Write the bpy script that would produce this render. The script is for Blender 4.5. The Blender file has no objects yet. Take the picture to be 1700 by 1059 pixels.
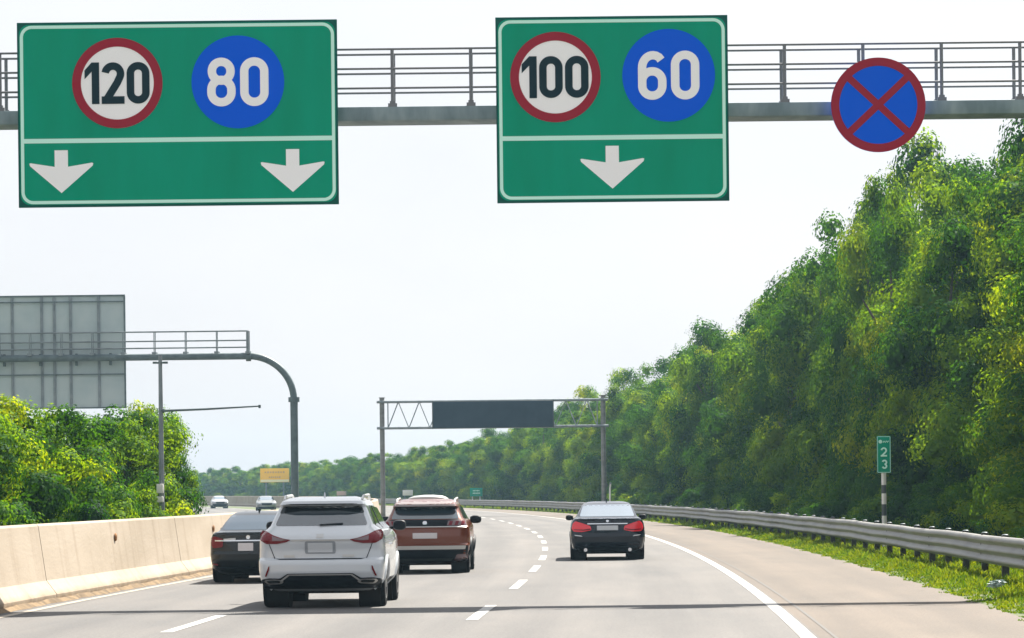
import bpy, bmesh, math, random
import numpy as np
from mathutils import Vector, Matrix

R = math.radians
random.seed(7)
rng = np.random.default_rng(7)
SC = bpy.context.scene
COL = SC.collection

# ------------------------------------------------------------------ camera, sky, sun, exposure
EYE, F, TH, CX, CY = 1.8, 5500.0, 0.0113, 850.0, 812.0
cam = bpy.data.objects.new('camera', bpy.data.cameras.new('camera'))
COL.objects.link(cam)
cam.matrix_world = Matrix.Translation((0, 0, EYE)) @ Matrix.Rotation(R(90), 4, 'X') @ Matrix.Rotation(-TH, 4, 'Z')
cam.data.sensor_width = 36.0
cam.data.lens = F / 1700.0 * 36.0
cam.data.shift_y = (CY - 529.5) / 1700.0
cam.data.clip_start = 0.5
cam.data.clip_end = 5000
SC.camera = cam

SUN_AZ, SUN_EL = R(33), R(51)          # azimuth to the right of the driving direction
sun = bpy.data.objects.new('sun', bpy.data.lights.new('sun', 'SUN'))
COL.objects.link(sun)
sun.data.energy = 5.0
sun.data.angle = R(0.53)
sun.data.color = (1.0, 0.94, 0.84)
sd = Vector((math.sin(SUN_AZ) * math.cos(SUN_EL), math.cos(SUN_AZ) * math.cos(SUN_EL), math.sin(SUN_EL)))
sun.rotation_euler = (-sd).to_track_quat('-Z', 'Y').to_euler()

world = bpy.data.worlds.new('World')
SC.world = world
world.use_nodes = True
wn = world.node_tree
wn.nodes.clear()
w_out = wn.nodes.new('ShaderNodeOutputWorld')
w_bg = wn.nodes.new('ShaderNodeBackground')
w_sky = wn.nodes.new('ShaderNodeTexSky')
w_sky.sky_type = 'NISHITA'
w_sky.sun_disc = False
w_sky.sun_elevation = SUN_EL
w_sky.sun_rotation = SUN_AZ
w_sky.air_density = 1.0
w_sky.dust_density = 3.0
w_sky.ozone_density = 1.0
w_hsv = wn.nodes.new('ShaderNodeHueSaturation')
w_hsv.inputs['Saturation'].default_value = 0.35
w_mix = wn.nodes.new('ShaderNodeMixRGB')          # thin even cloud veil over the whole sky
w_mix.inputs[0].default_value = 0.72
w_mix.inputs[2].default_value = (6.1, 6.2, 6.5, 1)
w_bg.inputs['Strength'].default_value = 0.055
wn.links.new(w_sky.outputs[0], w_hsv.inputs['Color'])
wn.links.new(w_hsv.outputs[0], w_mix.inputs[1])
w_tc = wn.nodes.new('ShaderNodeTexCoord')
w_mp = wn.nodes.new('ShaderNodeMapping')
w_mp.inputs['Scale'].default_value = (1, 1, 2.6)
w_no = wn.nodes.new('ShaderNodeTexNoise')
w_no.inputs['Scale'].default_value = 5.0
w_no.inputs['Detail'].default_value = 6
w_rp = wn.nodes.new('ShaderNodeValToRGB')
w_rp.color_ramp.elements[0].position, w_rp.color_ramp.elements[1].position = 0.3, 0.7
w_rp.color_ramp.elements[0].color, w_rp.color_ramp.elements[1].color = (0.945, 0.955, 0.975, 1), (1.035, 1.03, 1.02, 1)
w_mu = wn.nodes.new('ShaderNodeMixRGB')
w_mu.blend_type = 'MULTIPLY'
w_mu.inputs[0].default_value = 1
wn.links.new(w_tc.outputs['Generated'], w_mp.inputs['Vector'])
wn.links.new(w_mp.outputs[0], w_no.inputs['Vector'])
wn.links.new(w_no.outputs['Fac'], w_rp.inputs['Fac'])
wn.links.new(w_mix.outputs[0], w_mu.inputs[1])
wn.links.new(w_rp.outputs[0], w_mu.inputs[2])
wn.links.new(w_mu.outputs[0], w_bg.inputs['Color'])
wn.links.new(w_bg.outputs[0], w_out.inputs['Surface'])

SC.view_settings.view_transform = 'Standard'
SC.view_settings.look = 'None'
SC.view_settings.gamma = 1
SC.view_settings.exposure = 1.55
SC.render.engine = 'CYCLES'
SC.cycles.max_bounces = 6
SC.cycles.transparent_max_bounces = 8
SC.cycles.volume_bounces = 0

# ------------------------------------------------------------------ helpers
def P(px, py, Z):
    """point of the place seen at photo pixel (px, py) at distance Z"""
    u, v = px - CX, py - CY
    a, b = u - TH * v, v + TH * u
    return a * Z / F, EYE - b * Z / F

def cen(Z):                       # the road's reference curve, bending left
    return 0.065 * Z - 0.00029 * Z * Z

def slope(Z):
    return 0.065 - 0.00058 * Z

def mat(name, col, rough=0.6, metal=0.0, col2=None, scale=4.0, detail=4.0, lo=0.35, hi=0.65, bump=0.0, bscale=None,
        coat=0.0, spec=0.5, ior=None, stretch=None, alpha=None):
    m = bpy.data.materials.new(name)
    m.use_nodes = True
    nt = m.node_tree
    b = nt.nodes['Principled BSDF']
    b.inputs['Base Color'].default_value = (*col, 1)
    b.inputs['Roughness'].default_value = rough
    b.inputs['Metallic'].default_value = metal
    b.inputs['Coat Weight'].default_value = coat
    b.inputs['Coat Roughness'].default_value = 0.05
    b.inputs['Specular IOR Level'].default_value = spec
    if ior:
        b.inputs['IOR'].default_value = ior
    if col2 is not None or bump:
        tc = nt.nodes.new('ShaderNodeTexCoord')
        mp = nt.nodes.new('ShaderNodeMapping')
        if stretch:
            mp.inputs['Scale'].default_value = stretch
        nt.links.new(tc.outputs['Object'], mp.inputs['Vector'])
    if col2 is not None:
        n = nt.nodes.new('ShaderNodeTexNoise')
        n.inputs['Scale'].default_value = scale
        n.inputs['Detail'].default_value = detail
        nt.links.new(mp.outputs[0], n.inputs['Vector'])
        r = nt.nodes.new('ShaderNodeValToRGB')
        r.color_ramp.elements[0].position = lo
        r.color_ramp.elements[0].color = (*col, 1)
        r.color_ramp.elements[1].position = hi
        r.color_ramp.elements[1].color = (*col2, 1)
        nt.links.new(n.outputs['Fac'], r.inputs['Fac'])
        nt.links.new(r.outputs[0], b.inputs['Base Color'])
    if bump:
        n2 = nt.nodes.new('ShaderNodeTexNoise')
        n2.inputs['Scale'].default_value = bscale or scale * 6
        n2.inputs['Detail'].default_value = 5
        nt.links.new(mp.outputs[0], n2.inputs['Vector'])
        bp = nt.nodes.new('ShaderNodeBump')
        bp.inputs['Strength'].default_value = bump
        bp.inputs['Distance'].default_value = 0.02
        nt.links.new(n2.outputs['Fac'], bp.inputs['Height'])
        nt.links.new(bp.outputs[0], b.inputs['Normal'])
    return m

class MB:
    def __init__(s):
        s.v, s.f = [], []
    def add(s, vs, fs):
        o = len(s.v)
        s.v += [tuple(p) for p in vs]
        s.f += [tuple(i + o for i in f) for f in fs]
        return s
    def box(s, c, d):
        x, y, z = c
        a, b, e = d[0] / 2, d[1] / 2, d[2] / 2
        vs = [(x + i * a, y + j * b, z + k * e) for k in (-1, 1) for j in (-1, 1) for i in (-1, 1)]
        return s.add(vs, [(0, 2, 3, 1), (4, 5, 7, 6), (0, 1, 5, 4), (2, 6, 7, 3), (0, 4, 6, 2), (1, 3, 7, 5)])
    def tube(s, pts, r, n=10, caps=True):
        pts = [Vector(p) for p in pts]
        rr = r if isinstance(r, (list, tuple)) else [r] * len(pts)
        vs, fs = [], []
        ref = None
        for i, p in enumerate(pts):
            t = (pts[min(i + 1, len(pts) - 1)] - pts[max(i - 1, 0)]).normalized()
            if ref is None:
                ref = Vector((0, 0, 1)) if abs(t.z) < 0.9 else Vector((1, 0, 0))
            u = (ref - t * ref.dot(t)).normalized()
            ref = u
            w = t.cross(u)
            for k in range(n):
                a = 2 * math.pi * k / n
                vs.append(p + (u * math.cos(a) + w * math.sin(a)) * rr[i])
        for i in range(len(pts) - 1):
            for k in range(n):
                k2 = (k + 1) % n
                fs.append((i * n + k, i * n + k2, (i + 1) * n + k2, (i + 1) * n + k))
        if caps:
            fs.append(tuple(range(n))[::-1])
            fs.append(tuple((len(pts) - 1) * n + k for k in range(n)))
        return s.add(vs, fs)
    def prism(s, poly, y0, y1):
        """polygon in x,z facing -y, from y0 (front) to y1"""
        n = len(poly)
        vs = [(x, y0, z) for x, z in poly] + [(x, y1, z) for x, z in poly]
        fs = [tuple(range(n)), tuple(range(2 * n - 1, n - 1, -1))]
        fs += [(i, i + n, (i + 1) % n + n, (i + 1) % n) for i in range(n)]
        return s.add(vs, fs)
    def ribbon(s, path, w, y0, y1, closed=False):
        n = len(path)
        L, Rr = [], []
        for i in range(n):
            if closed:
                a, b = path[i - 1], path[(i + 1) % n]
            else:
                a, b = path[max(i - 1, 0)], path[min(i + 1, n - 1)]
            tx, tz = b[0] - a[0], b[1] - a[1]
            l = math.hypot(tx, tz) or 1
            nx, nz = -tz / l, tx / l
            L.append((path[i][0] + nx * w / 2, path[i][1] + nz * w / 2))
            Rr.append((path[i][0] - nx * w / 2, path[i][1] - nz * w / 2))
        vs = [(x, y0, z) for x, z in L] + [(x, y0, z) for x, z in Rr] + [(x, y1, z) for x, z in L] + [(x, y1, z) for x, z in Rr]
        fs = []
        for i in range(n if closed else n - 1):
            j = (i + 1) % n
            fs += [(i, j, n + j, n + i), (i, 2 * n + i, 2 * n + j, j), (n + i, n + j, 3 * n + j, 3 * n + i)]
        if not closed:
            fs += [(0, n, 3 * n, 2 * n), (n - 1, 3 * n - 1, 4 * n - 1, 2 * n - 1)]
        return s.add(vs, fs)
    def lathe(s, prof, c, axis='x', n=28):
        """profile of (radius, along axis)"""
        vs, fs = [], []
        for r, t in prof:
            for k in range(n):
                a = 2 * math.pi * k / n
                p = (t, r * math.cos(a), r * math.sin(a)) if axis == 'x' else ((r * math.cos(a), t, r * math.sin(a)) if axis == 'y' else (r * math.cos(a), r * math.sin(a), t))
                vs.append((c[0] + p[0], c[1] + p[1], c[2] + p[2]))
        for i in range(len(prof) - 1):
            for k in range(n):
                fs.append((i * n + k, i * n + (k + 1) % n, (i + 1) * n + (k + 1) % n, (i + 1) * n + k))
        fs.append(tuple(range(n)))
        fs.append(tuple((len(prof) - 1) * n + k for k in range(n)))
        return s.add(vs, fs)
    def build(s, name, m, parent=None, loc=(0, 0, 0), angle=35, bevel=0, recalc=True):
        me = bpy.data.meshes.new(name)
        me.from_pydata(s.v, [], s.f)
        bm = bmesh.new()
        bm.from_mesh(me)
        if recalc:
            bmesh.ops.recalc_face_normals(bm, faces=bm.faces)
        if bevel:
            es = [e for e in bm.edges if len(e.link_faces) == 2 and e.calc_face_angle(0) > R(40)]
            bmesh.ops.bevel(bm, geom=es, offset=bevel, segments=2, profile=0.5, affect='EDGES', clamp_overlap=True)
        for fc in bm.faces:
            fc.smooth = True
        for e in bm.edges:
            e.smooth = len(e.link_faces) == 2 and e.calc_face_angle(0) < R(angle)
        bm.to_mesh(me)
        bm.free()
        if m:
            me.materials.append(m)
        o = bpy.data.objects.new(name, me)
        COL.objects.link(o)
        o.location = loc
        if parent:
            o.parent = parent
        return o

def tag(o, label=None, cat=None, group=None, kind=None):
    if label: o['label'] = label
    if cat: o['category'] = cat
    if group: o['group'] = group
    if kind: o['kind'] = kind
    return o

def thing(name, loc, label, cat, group=None, rz=0.0):
    o = bpy.data.objects.new(name, None)
    o.empty_display_size = 0.3
    COL.objects.link(o)
    o.location = loc
    o.rotation_euler = (0, 0, rz)
    return tag(o, label, cat, group)

def copy_tree(o, parent=None):
    c = o.copy()
    COL.objects.link(c)
    if parent: c.parent = parent
    for ch in list(o.children):
        copy_tree(ch, c)
    return c

def circle(cx, cz, r, n=64, a0=0, a1=360):
    full = abs(a1 - a0) >= 360
    k = n if full else n + 1
    return [(cx + r * math.cos(R(a0 + (a1 - a0) * i / n)), cz + r * math.sin(R(a0 + (a1 - a0) * i / n))) for i in range(k)]

def rrect(x0, z0, x1, z1, r, n=8):
    p = []
    for cx, cz, a in ((x1 - r, z1 - r, 0), (x0 + r, z1 - r, 90), (x0 + r, z0 + r, 180), (x1 - r, z0 + r, 270)):
        p += [(cx + r * math.cos(R(a + 90 * i / n)), cz + r * math.sin(R(a + 90 * i / n))) for i in range(n + 1)]
    return p

def numeral(text, cx, cz, w, h, sw, y, m, parent, name='numeral', kern=0.0):
    """engineering-style upright digits drawn as flat strips, whole number w wide and h high"""
    wid = {'1': 0.62}
    tot = sum(wid.get(c, 1.0) for c in text)
    gap = 0.10 + kern
    unit = w / (tot + gap * (len(text) - 1))
    mb = MB()
    x = cx - w / 2
    z0 = cz - h / 2
    hs = sw / 2
    t = 0.004
    for c in text:
        dw = wid.get(c, 1.0) * unit
        a, b = x + hs, x + dw - hs
        lo, hi = z0 + hs, z0 + h - hs
        r = (b - a) / 2
        mx = (a + b) / 2
        if c == '0':
            mb.ribbon(rrect(a, lo, b, hi, r * 0.98, 12), sw, y, y + t, True)
        elif c == '1':
            xs = x + dw - sw
            mb.prism([(xs, z0), (xs + sw, z0), (xs + sw, z0 + h), (xs, z0 + h), (x - 0.02 * unit, z0 + h - 0.19 * h), (x - 0.02 * unit, z0 + h - 0.40 * h), (xs, z0 + h - 0.22 * h)], y, y + t)
        elif c == '2':
            p = circle(mx, hi - r, r, 18, 172, -25)
            p += [(a + 0.04 * unit + (p[-1][0] - a) * (1 - k), lo + (p[-1][1] - lo) * (1 - k)) for k in (0.25, 0.5, 0.75, 0.97)]
            mb.ribbon(p, sw, y, y + t)
            mb.box(((x + x + dw) / 2, y + t / 2 - 0.002, z0 + hs), (dw, t, sw))
        elif c == '3':
            r2 = (hi - lo) / 4
            mid = (lo + hi) / 2
            mb.ribbon(circle(mx, mid + r2, r2, 18, 165, -90), sw, y, y + t)
            mb.ribbon(circle(mx, mid - r2, r2 * 1.0, 18, 90, -165), sw, y - 0.0015, y + t)
        elif c == '6':
            hl = 0.60 * (hi - lo)
            mb.ribbon(rrect(a, lo, b, lo + hl, r * 0.98, 12), sw, y, y + t, True)
            p = [(a, lo + hl * 0.4), (a, hi - 1.25 * r)] + [(a + r * 1.1 - r * 1.1 * math.cos(R(q)), hi - 1.25 * r + 1.25 * r * math.sin(R(q))) for q in range(10, 91, 10)]
            p += [(a + r * 1.1 + r * 0.85 * math.sin(R(q)), hi - r * 0.75 * (1 - math.cos(R(q)))) for q in (20, 45, 70)]
            mb.ribbon(p, sw, y - 0.0015, y + t)
        elif c == '8':
            zc = lo + 0.535 * (hi - lo)
            ru = r * 0.93
            mb.ribbon(rrect(mx - ru, zc, mx + ru, hi, min(ru, (hi - zc) / 2) * 0.98, 12), sw, y, y + t, True)
            mb.ribbon(rrect(a, lo, b, zc + sw * 0.08, min(r, (zc - lo) / 2) * 0.98, 12), sw, y - 0.0015, y + t, True)
        x += dw + gap * unit
    return mb.build(name, m, parent)

# ------------------------------------------------------------------ materials
def road_material(name, base, dark, warm):
    m = bpy.data.materials.new(name)
    m.use_nodes = True
    nt = m.node_tree
    b = nt.nodes['Principled BSDF']
    b.inputs['Roughness'].default_value = 0.82
    b.inputs['Specular IOR Level'].default_value = 0.3
    tc = nt.nodes.new('ShaderNodeTexCoord')
    def noise(scale, st, detail=5):
        mp = nt.nodes.new('ShaderNodeMapping')
        mp.inputs['Scale'].default_value = st
        nt.links.new(tc.outputs['UV'], mp.inputs['Vector'])
        n = nt.nodes.new('ShaderNodeTexNoise')
        n.inputs['Scale'].default_value = scale
        n.inputs['Detail'].default_value = detail
        n.inputs['Roughness'].default_value = 0.65
        nt.links.new(mp.outputs[0], n.inputs['Vector'])
        return n
    def ramp(src, lo, hi, c0, c1):
        r = nt.nodes.new('ShaderNodeValToRGB')
        r.color_ramp.elements[0].position, r.color_ramp.elements[1].position = lo, hi
        r.color_ramp.elements[0].color, r.color_ramp.elements[1].color = (*c0, 1), (*c1, 1)
        nt.links.new(src, r.inputs['Fac'])
        return r
    def mix(kind, fac, c1, c2):
        x = nt.nodes.new('ShaderNodeMixRGB')
        x.blend_type = kind
        x.inputs[0].default_value = fac
        nt.links.new(c1, x.inputs[1])
        nt.links.new(c2, x.inputs[2])
        return x.outputs[0]
    streak = ramp(noise(1.0, (1.3, 0.03, 1)).outputs['Fac'], 0.35, 0.68, base, warm)       # long wear streaks
    blot = ramp(noise(1.0, (0.5, 0.12, 1)).outputs['Fac'], 0.3, 0.7, (0.80, 0.82, 0.84), (1.10, 1.08, 1.06))
    grain = ramp(noise(26.0, (1, 0.35, 1), 3).outputs['Fac'], 0.3, 0.7, (0.80, 0.80, 0.81), (1.15, 1.15, 1.14))
    c = mix('MULTIPLY', 1.0, streak.outputs[0], blot.outputs[0])
    c = mix('MULTIPLY', 1.0, c, grain.outputs[0])
    vor = nt.nodes.new('ShaderNodeTexVoronoi')
    vor.inputs['Scale'].default_value = 1.0
    mp = nt.nodes.new('ShaderNodeMapping')
    mp.inputs['Scale'].default_value = (1.5, 0.42, 1)
    nt.links.new(tc.outputs['UV'], mp.inputs['Vector'])
    nt.links.new(mp.outputs[0], vor.inputs['Vector'])
    spot = ramp(vor.outputs['Distance'], 0.02, 0.055, dark, (1, 1, 1))                   # sparse oil drips and chips
    c = mix('MULTIPLY', 0.55, c, spot.outputs[0])
    sx = nt.nodes.new('ShaderNodeSeparateXYZ')
    nt.links.new(tc.outputs['UV'], sx.inputs[0])
    def math_(op, a, v):
        x = nt.nodes.new('ShaderNodeMath')
        x.operation = op
        nt.links.new(a, x.inputs[0])
        if isinstance(v, (int, float)): x.inputs[1].default_value = v
        else: nt.links.new(v, x.inputs[1])
        x.inputs[2].default_value = 0.5
        return x.outputs[0]
    wob = math_('MULTIPLY', noise(1.0, (0.2, 0.02, 1)).outputs['Fac'], 0.9)
    ph = math_('ADD', math_('ADD', sx.outputs['X'], 1.69), wob)
    tr = math_('COSINE', math_('MULTIPLY', ph, 2 * math.pi / 2.03), 0.0)
    trk = ramp(math_('MULTIPLY_ADD', tr, 0.5), 0.3, 1.0, (1.05, 1.045, 1.04), (0.90, 0.905, 0.915))
    c = mix('MULTIPLY', 1.0, c, trk.outputs[0])
    nt.links.new(c, b.inputs['Base Color'])
    bp = nt.nodes.new('ShaderNodeBump')
    bp.inputs['Strength'].default_value = 0.25
    bp.inputs['Distance'].default_value = 0.01
    nt.links.new(noise(60.0, (1, 1, 1), 3).outputs['Fac'], bp.inputs['Height'])
    nt.links.new(bp.outputs[0], b.inputs['Normal'])
    return m

def leaf_material(name, stops, trans_mul, rough=0.55, tf=0.42):
    m = bpy.data.materials.new(name)
    m.use_nodes = True
    nt = m.node_tree
    nt.nodes.remove(nt.nodes['Principled BSDF'])
    out = nt.nodes['Material Output']
    at = nt.nodes.new('ShaderNodeAttribute')
    at.attribute_name = 'tint'
    oi = nt.nodes.new('ShaderNodeObjectInfo')
    ad = nt.nodes.new('ShaderNodeMath')
    ad.operation = 'MULTIPLY_ADD'
    ad.inputs[1].default_value = 0.28
    nt.links.new(oi.outputs['Random'], ad.inputs[0])
    nt.links.new(at.outputs['Fac'], ad.inputs[2])
    r = nt.nodes.new('ShaderNodeValToRGB')
    r.color_ramp.elements[0].position = stops[0][0]
    r.color_ramp.elements[0].color = (*stops[0][1], 1)
    r.color_ramp.elements[1].position = stops[-1][0]
    r.color_ramp.elements[1].color = (*stops[-1][1], 1)
    for p, c in stops[1:-1]:
        e = r.color_ramp.elements.new(p)
        e.color = (*c, 1)
    nt.links.new(ad.outputs[0], r.inputs['Fac'])
    d = nt.nodes.new('ShaderNodeBsdfDiffuse')
    g = nt.nodes.new('ShaderNodeBsdfGlossy')
    g.inputs['Roughness'].default_value = rough
    g.inputs['Color'].default_value = (0.8, 0.85, 0.8, 1)
    t = nt.nodes.new('ShaderNodeBsdfTranslucent')
    mu = nt.nodes.new('ShaderNodeMixRGB')
    mu.blend_type = 'MULTIPLY'
    mu.inputs[0].default_value = 1
    mu.inputs[2].default_value = (*trans_mul, 1)
    nt.links.new(r.outputs[0], d.inputs['Color'])
    nt.links.new(r.outputs[0], mu.inputs[1])
    nt.links.new(mu.outputs[0], t.inputs['Color'])
    m1 = nt.nodes.new('ShaderNodeMixShader')
    m1.inputs[0].default_value = tf
    nt.links.new(d.outputs[0], m1.inputs[1])
    nt.links.new(t.outputs[0], m1.inputs[2])
    m2 = nt.nodes.new('ShaderNodeMixShader')
    m2.inputs[0].default_value = 0.008
    nt.links.new(m1.outputs[0], m2.inputs[1])
    nt.links.new(g.outputs[0], m2.inputs[2])
    nt.links.new(m2.outputs[0], out.inputs['Surface'])
    return m

M = {}
M['road'] = road_material('asphalt_lane', (0.104, 0.101, 0.100), (0.30, 0.28, 0.26), (0.130, 0.124, 0.120))
M['shoulder'] = road_material('asphalt_shoulder', (0.112, 0.094, 0.079), (0.28, 0.25, 0.22), (0.136, 0.112, 0.092))
M['paint'] = mat('lane_paint', (0.36, 0.355, 0.34), 0.6, col2=(0.22, 0.212, 0.20), scale=1.6, lo=0.50, hi=0.75, detail=9)
M['paint_warm'] = mat('edge_paint', (0.28, 0.25, 0.205), 0.6, col2=(0.18, 0.16, 0.13), scale=1.6, lo=0.5, hi=0.75, detail=8)
M['seam'] = mat('joint_sealer', (0.06, 0.055, 0.05), 0.7)
M['ground'] = mat('verge_soil', (0.040, 0.080, 0.014), 0.9, col2=(0.085, 0.085, 0.032), scale=0.9, detail=6, bump=0.4)
M['concrete'] = mat('barrier_concrete', (0.335, 0.277, 0.212), 0.85, col2=(0.275, 0.222, 0.16), scale=0.7, detail=9, bump=0.25, bscale=9, stretch=(1, 0.45, 1.6))
def barrier_material():
    m = mat('barrier_concrete', (0.335, 0.280, 0.218), 0.85, col2=(0.275, 0.226, 0.168), scale=0.7, detail=9, bump=0.25, bscale=9, stretch=(1, 0.45, 1.6))
    nt = m.node_tree
    b = nt.nodes['Principled BSDF']
    src = b.inputs['Base Color'].links[0].from_socket
    tc = nt.nodes.new('ShaderNodeTexCoord')
    def noise(scale, st):
        mp = nt.nodes.new('ShaderNodeMapping')
        mp.inputs['Scale'].default_value = st
        nt.links.new(tc.outputs['Object'], mp.inputs['Vector'])
        n = nt.nodes.new('ShaderNodeTexNoise')
        n.inputs['Scale'].default_value = scale
        n.inputs['Detail'].default_value = 7
        nt.links.new(mp.outputs[0], n.inputs['Vector'])
        return n.outputs['Fac']
    def ramp(x, lo, hi, c0, c1):
        r = nt.nodes.new('ShaderNodeValToRGB')
        r.color_ramp.elements[0].position, r.color_ramp.elements[1].position = lo, hi
        r.color_ramp.elements[0].color, r.color_ramp.elements[1].color = (*c0, 1), (*c1, 1)
        nt.links.new(x, r.inputs['Fac'])
        return r.outputs[0]
    mu = nt.nodes.new('ShaderNodeMixRGB')
    mu.blend_type = 'MULTIPLY'
    mu.inputs[0].default_value = 1
    nt.links.new(src, mu.inputs[1])
    nt.links.new(ramp(noise(1.0, (0.5, 2.2, 0.18)), 0.52, 0.72, (1, 1, 1), (0.80, 0.77, 0.73)), mu.inputs[2])
    sp = nt.nodes.new('ShaderNodeSeparateXYZ')
    nt.links.new(tc.outputs['Object'], sp.inputs[0])
    ma = nt.nodes.new('ShaderNodeMath')
    ma.operation = 'MULTIPLY_ADD'
    ma.inputs[1].default_value = 0.16
    nt.links.new(noise(2.2, (1, 1, 1)), ma.inputs[0])
    nt.links.new(sp.outputs['Z'], ma.inputs[2])
    fac = ramp(ma.outputs[0], 0.14, 0.30, (1, 1, 1), (0, 0, 0))
    mx = nt.nodes.new('ShaderNodeMixRGB')
    nt.links.new(fac, mx.inputs[0])
    nt.links.new(mu.outputs[0], mx.inputs[1])
    nt.links.new(ramp(noise(3.5, (1, 1, 2)), 0.35, 0.65, (0.175, 0.120, 0.062), (0.110, 0.070, 0.034)), mx.inputs[2])
    nt.links.new(mx.outputs[0], b.inputs['Base Color'])
    return m
M['concrete'] = barrier_material()
M['dirt'] = mat('caked_dirt', (0.18, 0.12, 0.06), 0.95, col2=(0.085, 0.055, 0.026), scale=2.2, detail=10, lo=0.4, hi=0.62, bump=0.9, bscale=8)
M['galv'] = mat('galvanised_steel', (0.25, 0.28, 0.30), 0.5, 0.35, col2=(0.17, 0.20, 0.215), scale=2.4, detail=6, bump=0.05)
M['galv_pale'] = mat('galvanised_rail', (0.215, 0.212, 0.20), 0.5, 0.3, col2=(0.135, 0.135, 0.13), scale=1.3, detail=8, lo=0.4, hi=0.7, stretch=(1, 0.5, 3))
M['beam'] = mat('gantry_zinc', (0.145, 0.195, 0.215), 0.55, 0.1, col2=(0.25, 0.31, 0.33), scale=1.5, detail=7, lo=0.42, hi=0.72, stretch=(2.2, 1, 0.8), spec=0.25)
M['rail_dark'] = mat('railing_steel', (0.165, 0.17, 0.185), 0.5, 0.2, spec=0.3)
M['pole'] = mat('painted_pole', (0.085, 0.115, 0.125), 0.5, 0.1, col2=(0.125, 0.16, 0.17), scale=3, detail=5, spec=0.3)
M['rail_post'] = mat('rail_post_steel', (0.045, 0.042, 0.036), 0.6, 0.1, spec=0.2)
M['green'] = mat('sign_green', (0.0, 0.305, 0.188), 0.5, col2=(0.0, 0.262, 0.150), scale=0.8, detail=6, spec=0.04, stretch=(2.2, 1, 0.5), lo=0.3, hi=0.75)
M['green_edge'] = mat('sign_edge_green', (0.004, 0.085, 0.068), 0.5, spec=0.1)
M['sign_white'] = mat('sign_white', (0.90, 0.88, 0.89), 0.5, spec=0.06)
M['sign_mint'] = mat('sign_border', (0.58, 0.88, 0.77), 0.5, spec=0.1)
M['red'] = mat('sign_red', (0.30, 0.018, 0.036), 0.5, spec=0.06)
M['blue'] = mat('sign_blue', (0.0, 0.098, 0.70), 0.5, spec=0.04)
M['ink'] = mat('sign_black', (0.006, 0.024, 0.034), 0.5, spec=0.1)
M['board_back'] = mat('sign_back_aluminium', (0.37, 0.44, 0.46), 0.5, 0.1, col2=(0.44, 0.50, 0.51), scale=0.8, detail=5, spec=0.3)
M['screen'] = mat('dark_display', (0.018, 0.036, 0.056), 0.4, col2=(0.026, 0.046, 0.068), scale=1.2, spec=0.15)
M['yellow'] = mat('sign_yellow', (0.95, 0.54, 0.02), 0.5, spec=0.1)
M['yellow_text'] = mat('sign_brown_text', (0.62, 0.34, 0.05), 0.5)
M['cream'] = mat('sign_cream', (0.85, 0.78, 0.45), 0.5)
M['white_post'] = mat('white_post', (0.72, 0.70, 0.66), 0.5)
M['dark_band'] = mat('dark_band', (0.05, 0.06, 0.06), 0.6)
M['rust'] = mat('old_reflector', (0.32, 0.14, 0.03), 0.6, col2=(0.16, 0.07, 0.02), scale=20)
M['litter'] = mat('plastic_bag', (0.28, 0.36, 0.34), 0.4)
M['bark'] = mat('bark', (0.055, 0.045, 0.034), 0.9, col2=(0.10, 0.085, 0.065), scale=9, bump=0.6)
M['leaf'] = leaf_material('broad_leaf', [(0.0, (0.004, 0.029, 0.010)), (0.33, (0.019, 0.082, 0.008)), (0.62, (0.072, 0.168, 0.004)), (1.0, (0.170, 0.245, 0.003))], (4.8, 3.0, 0.22), tf=0.40)
M['grass'] = leaf_material('grass_blade', [(0.0, (0.015, 0.065, 0.008)), (0.5, (0.052, 0.130, 0.008)), (1.1, (0.135, 0.200, 0.010))], (2.0, 1.5, 0.5), tf=0.42)

# ------------------------------------------------------------------ ground and road
def strip(name, offs, z, Z0, Z1, m, step=2.0, label=None, kind='structure'):
    """a sheet following the road between two sideways offsets (numbers or functions of distance)"""
    n = max(2, int((Z1 - Z0) / step) + 1)
    cols = len(offs)
    vs, uv = [], []
    for i in range(n):
        Zd = Z0 + (Z1 - Z0) * i / (n - 1)
        for o in offs:
            ov = o(Zd) if callable(o) else o
            vs.append((cen(Zd) + ov, Zd, z))
            uv.append((ov, Zd))
    fs = [(i * cols + k, i * cols + k + 1, (i + 1) * cols + k + 1, (i + 1) * cols + k) for i in range(n - 1) for k in range(cols - 1)]
    me = bpy.data.meshes.new(name)
    me.from_pydata(vs, [], fs)
    ul = me.uv_layers.new(name='UVMap')
    for lp in me.loops:
        ul.data[lp.index].uv = uv[lp.vertex_index]
    me.materials.append(m)
    o = bpy.data.objects.new(name, me)
    COL.objects.link(o)
    if kind: o['kind'] = kind
    if label: o['label'] = label
    return o

g = MB()
g.add([(-460, -90, 0), (460, -90, 0), (460, 940, 0), (-460, 940, 0)], [(0, 1, 2, 3)])
tag(g.build('ground', M['ground']), kind='structure')

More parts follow.
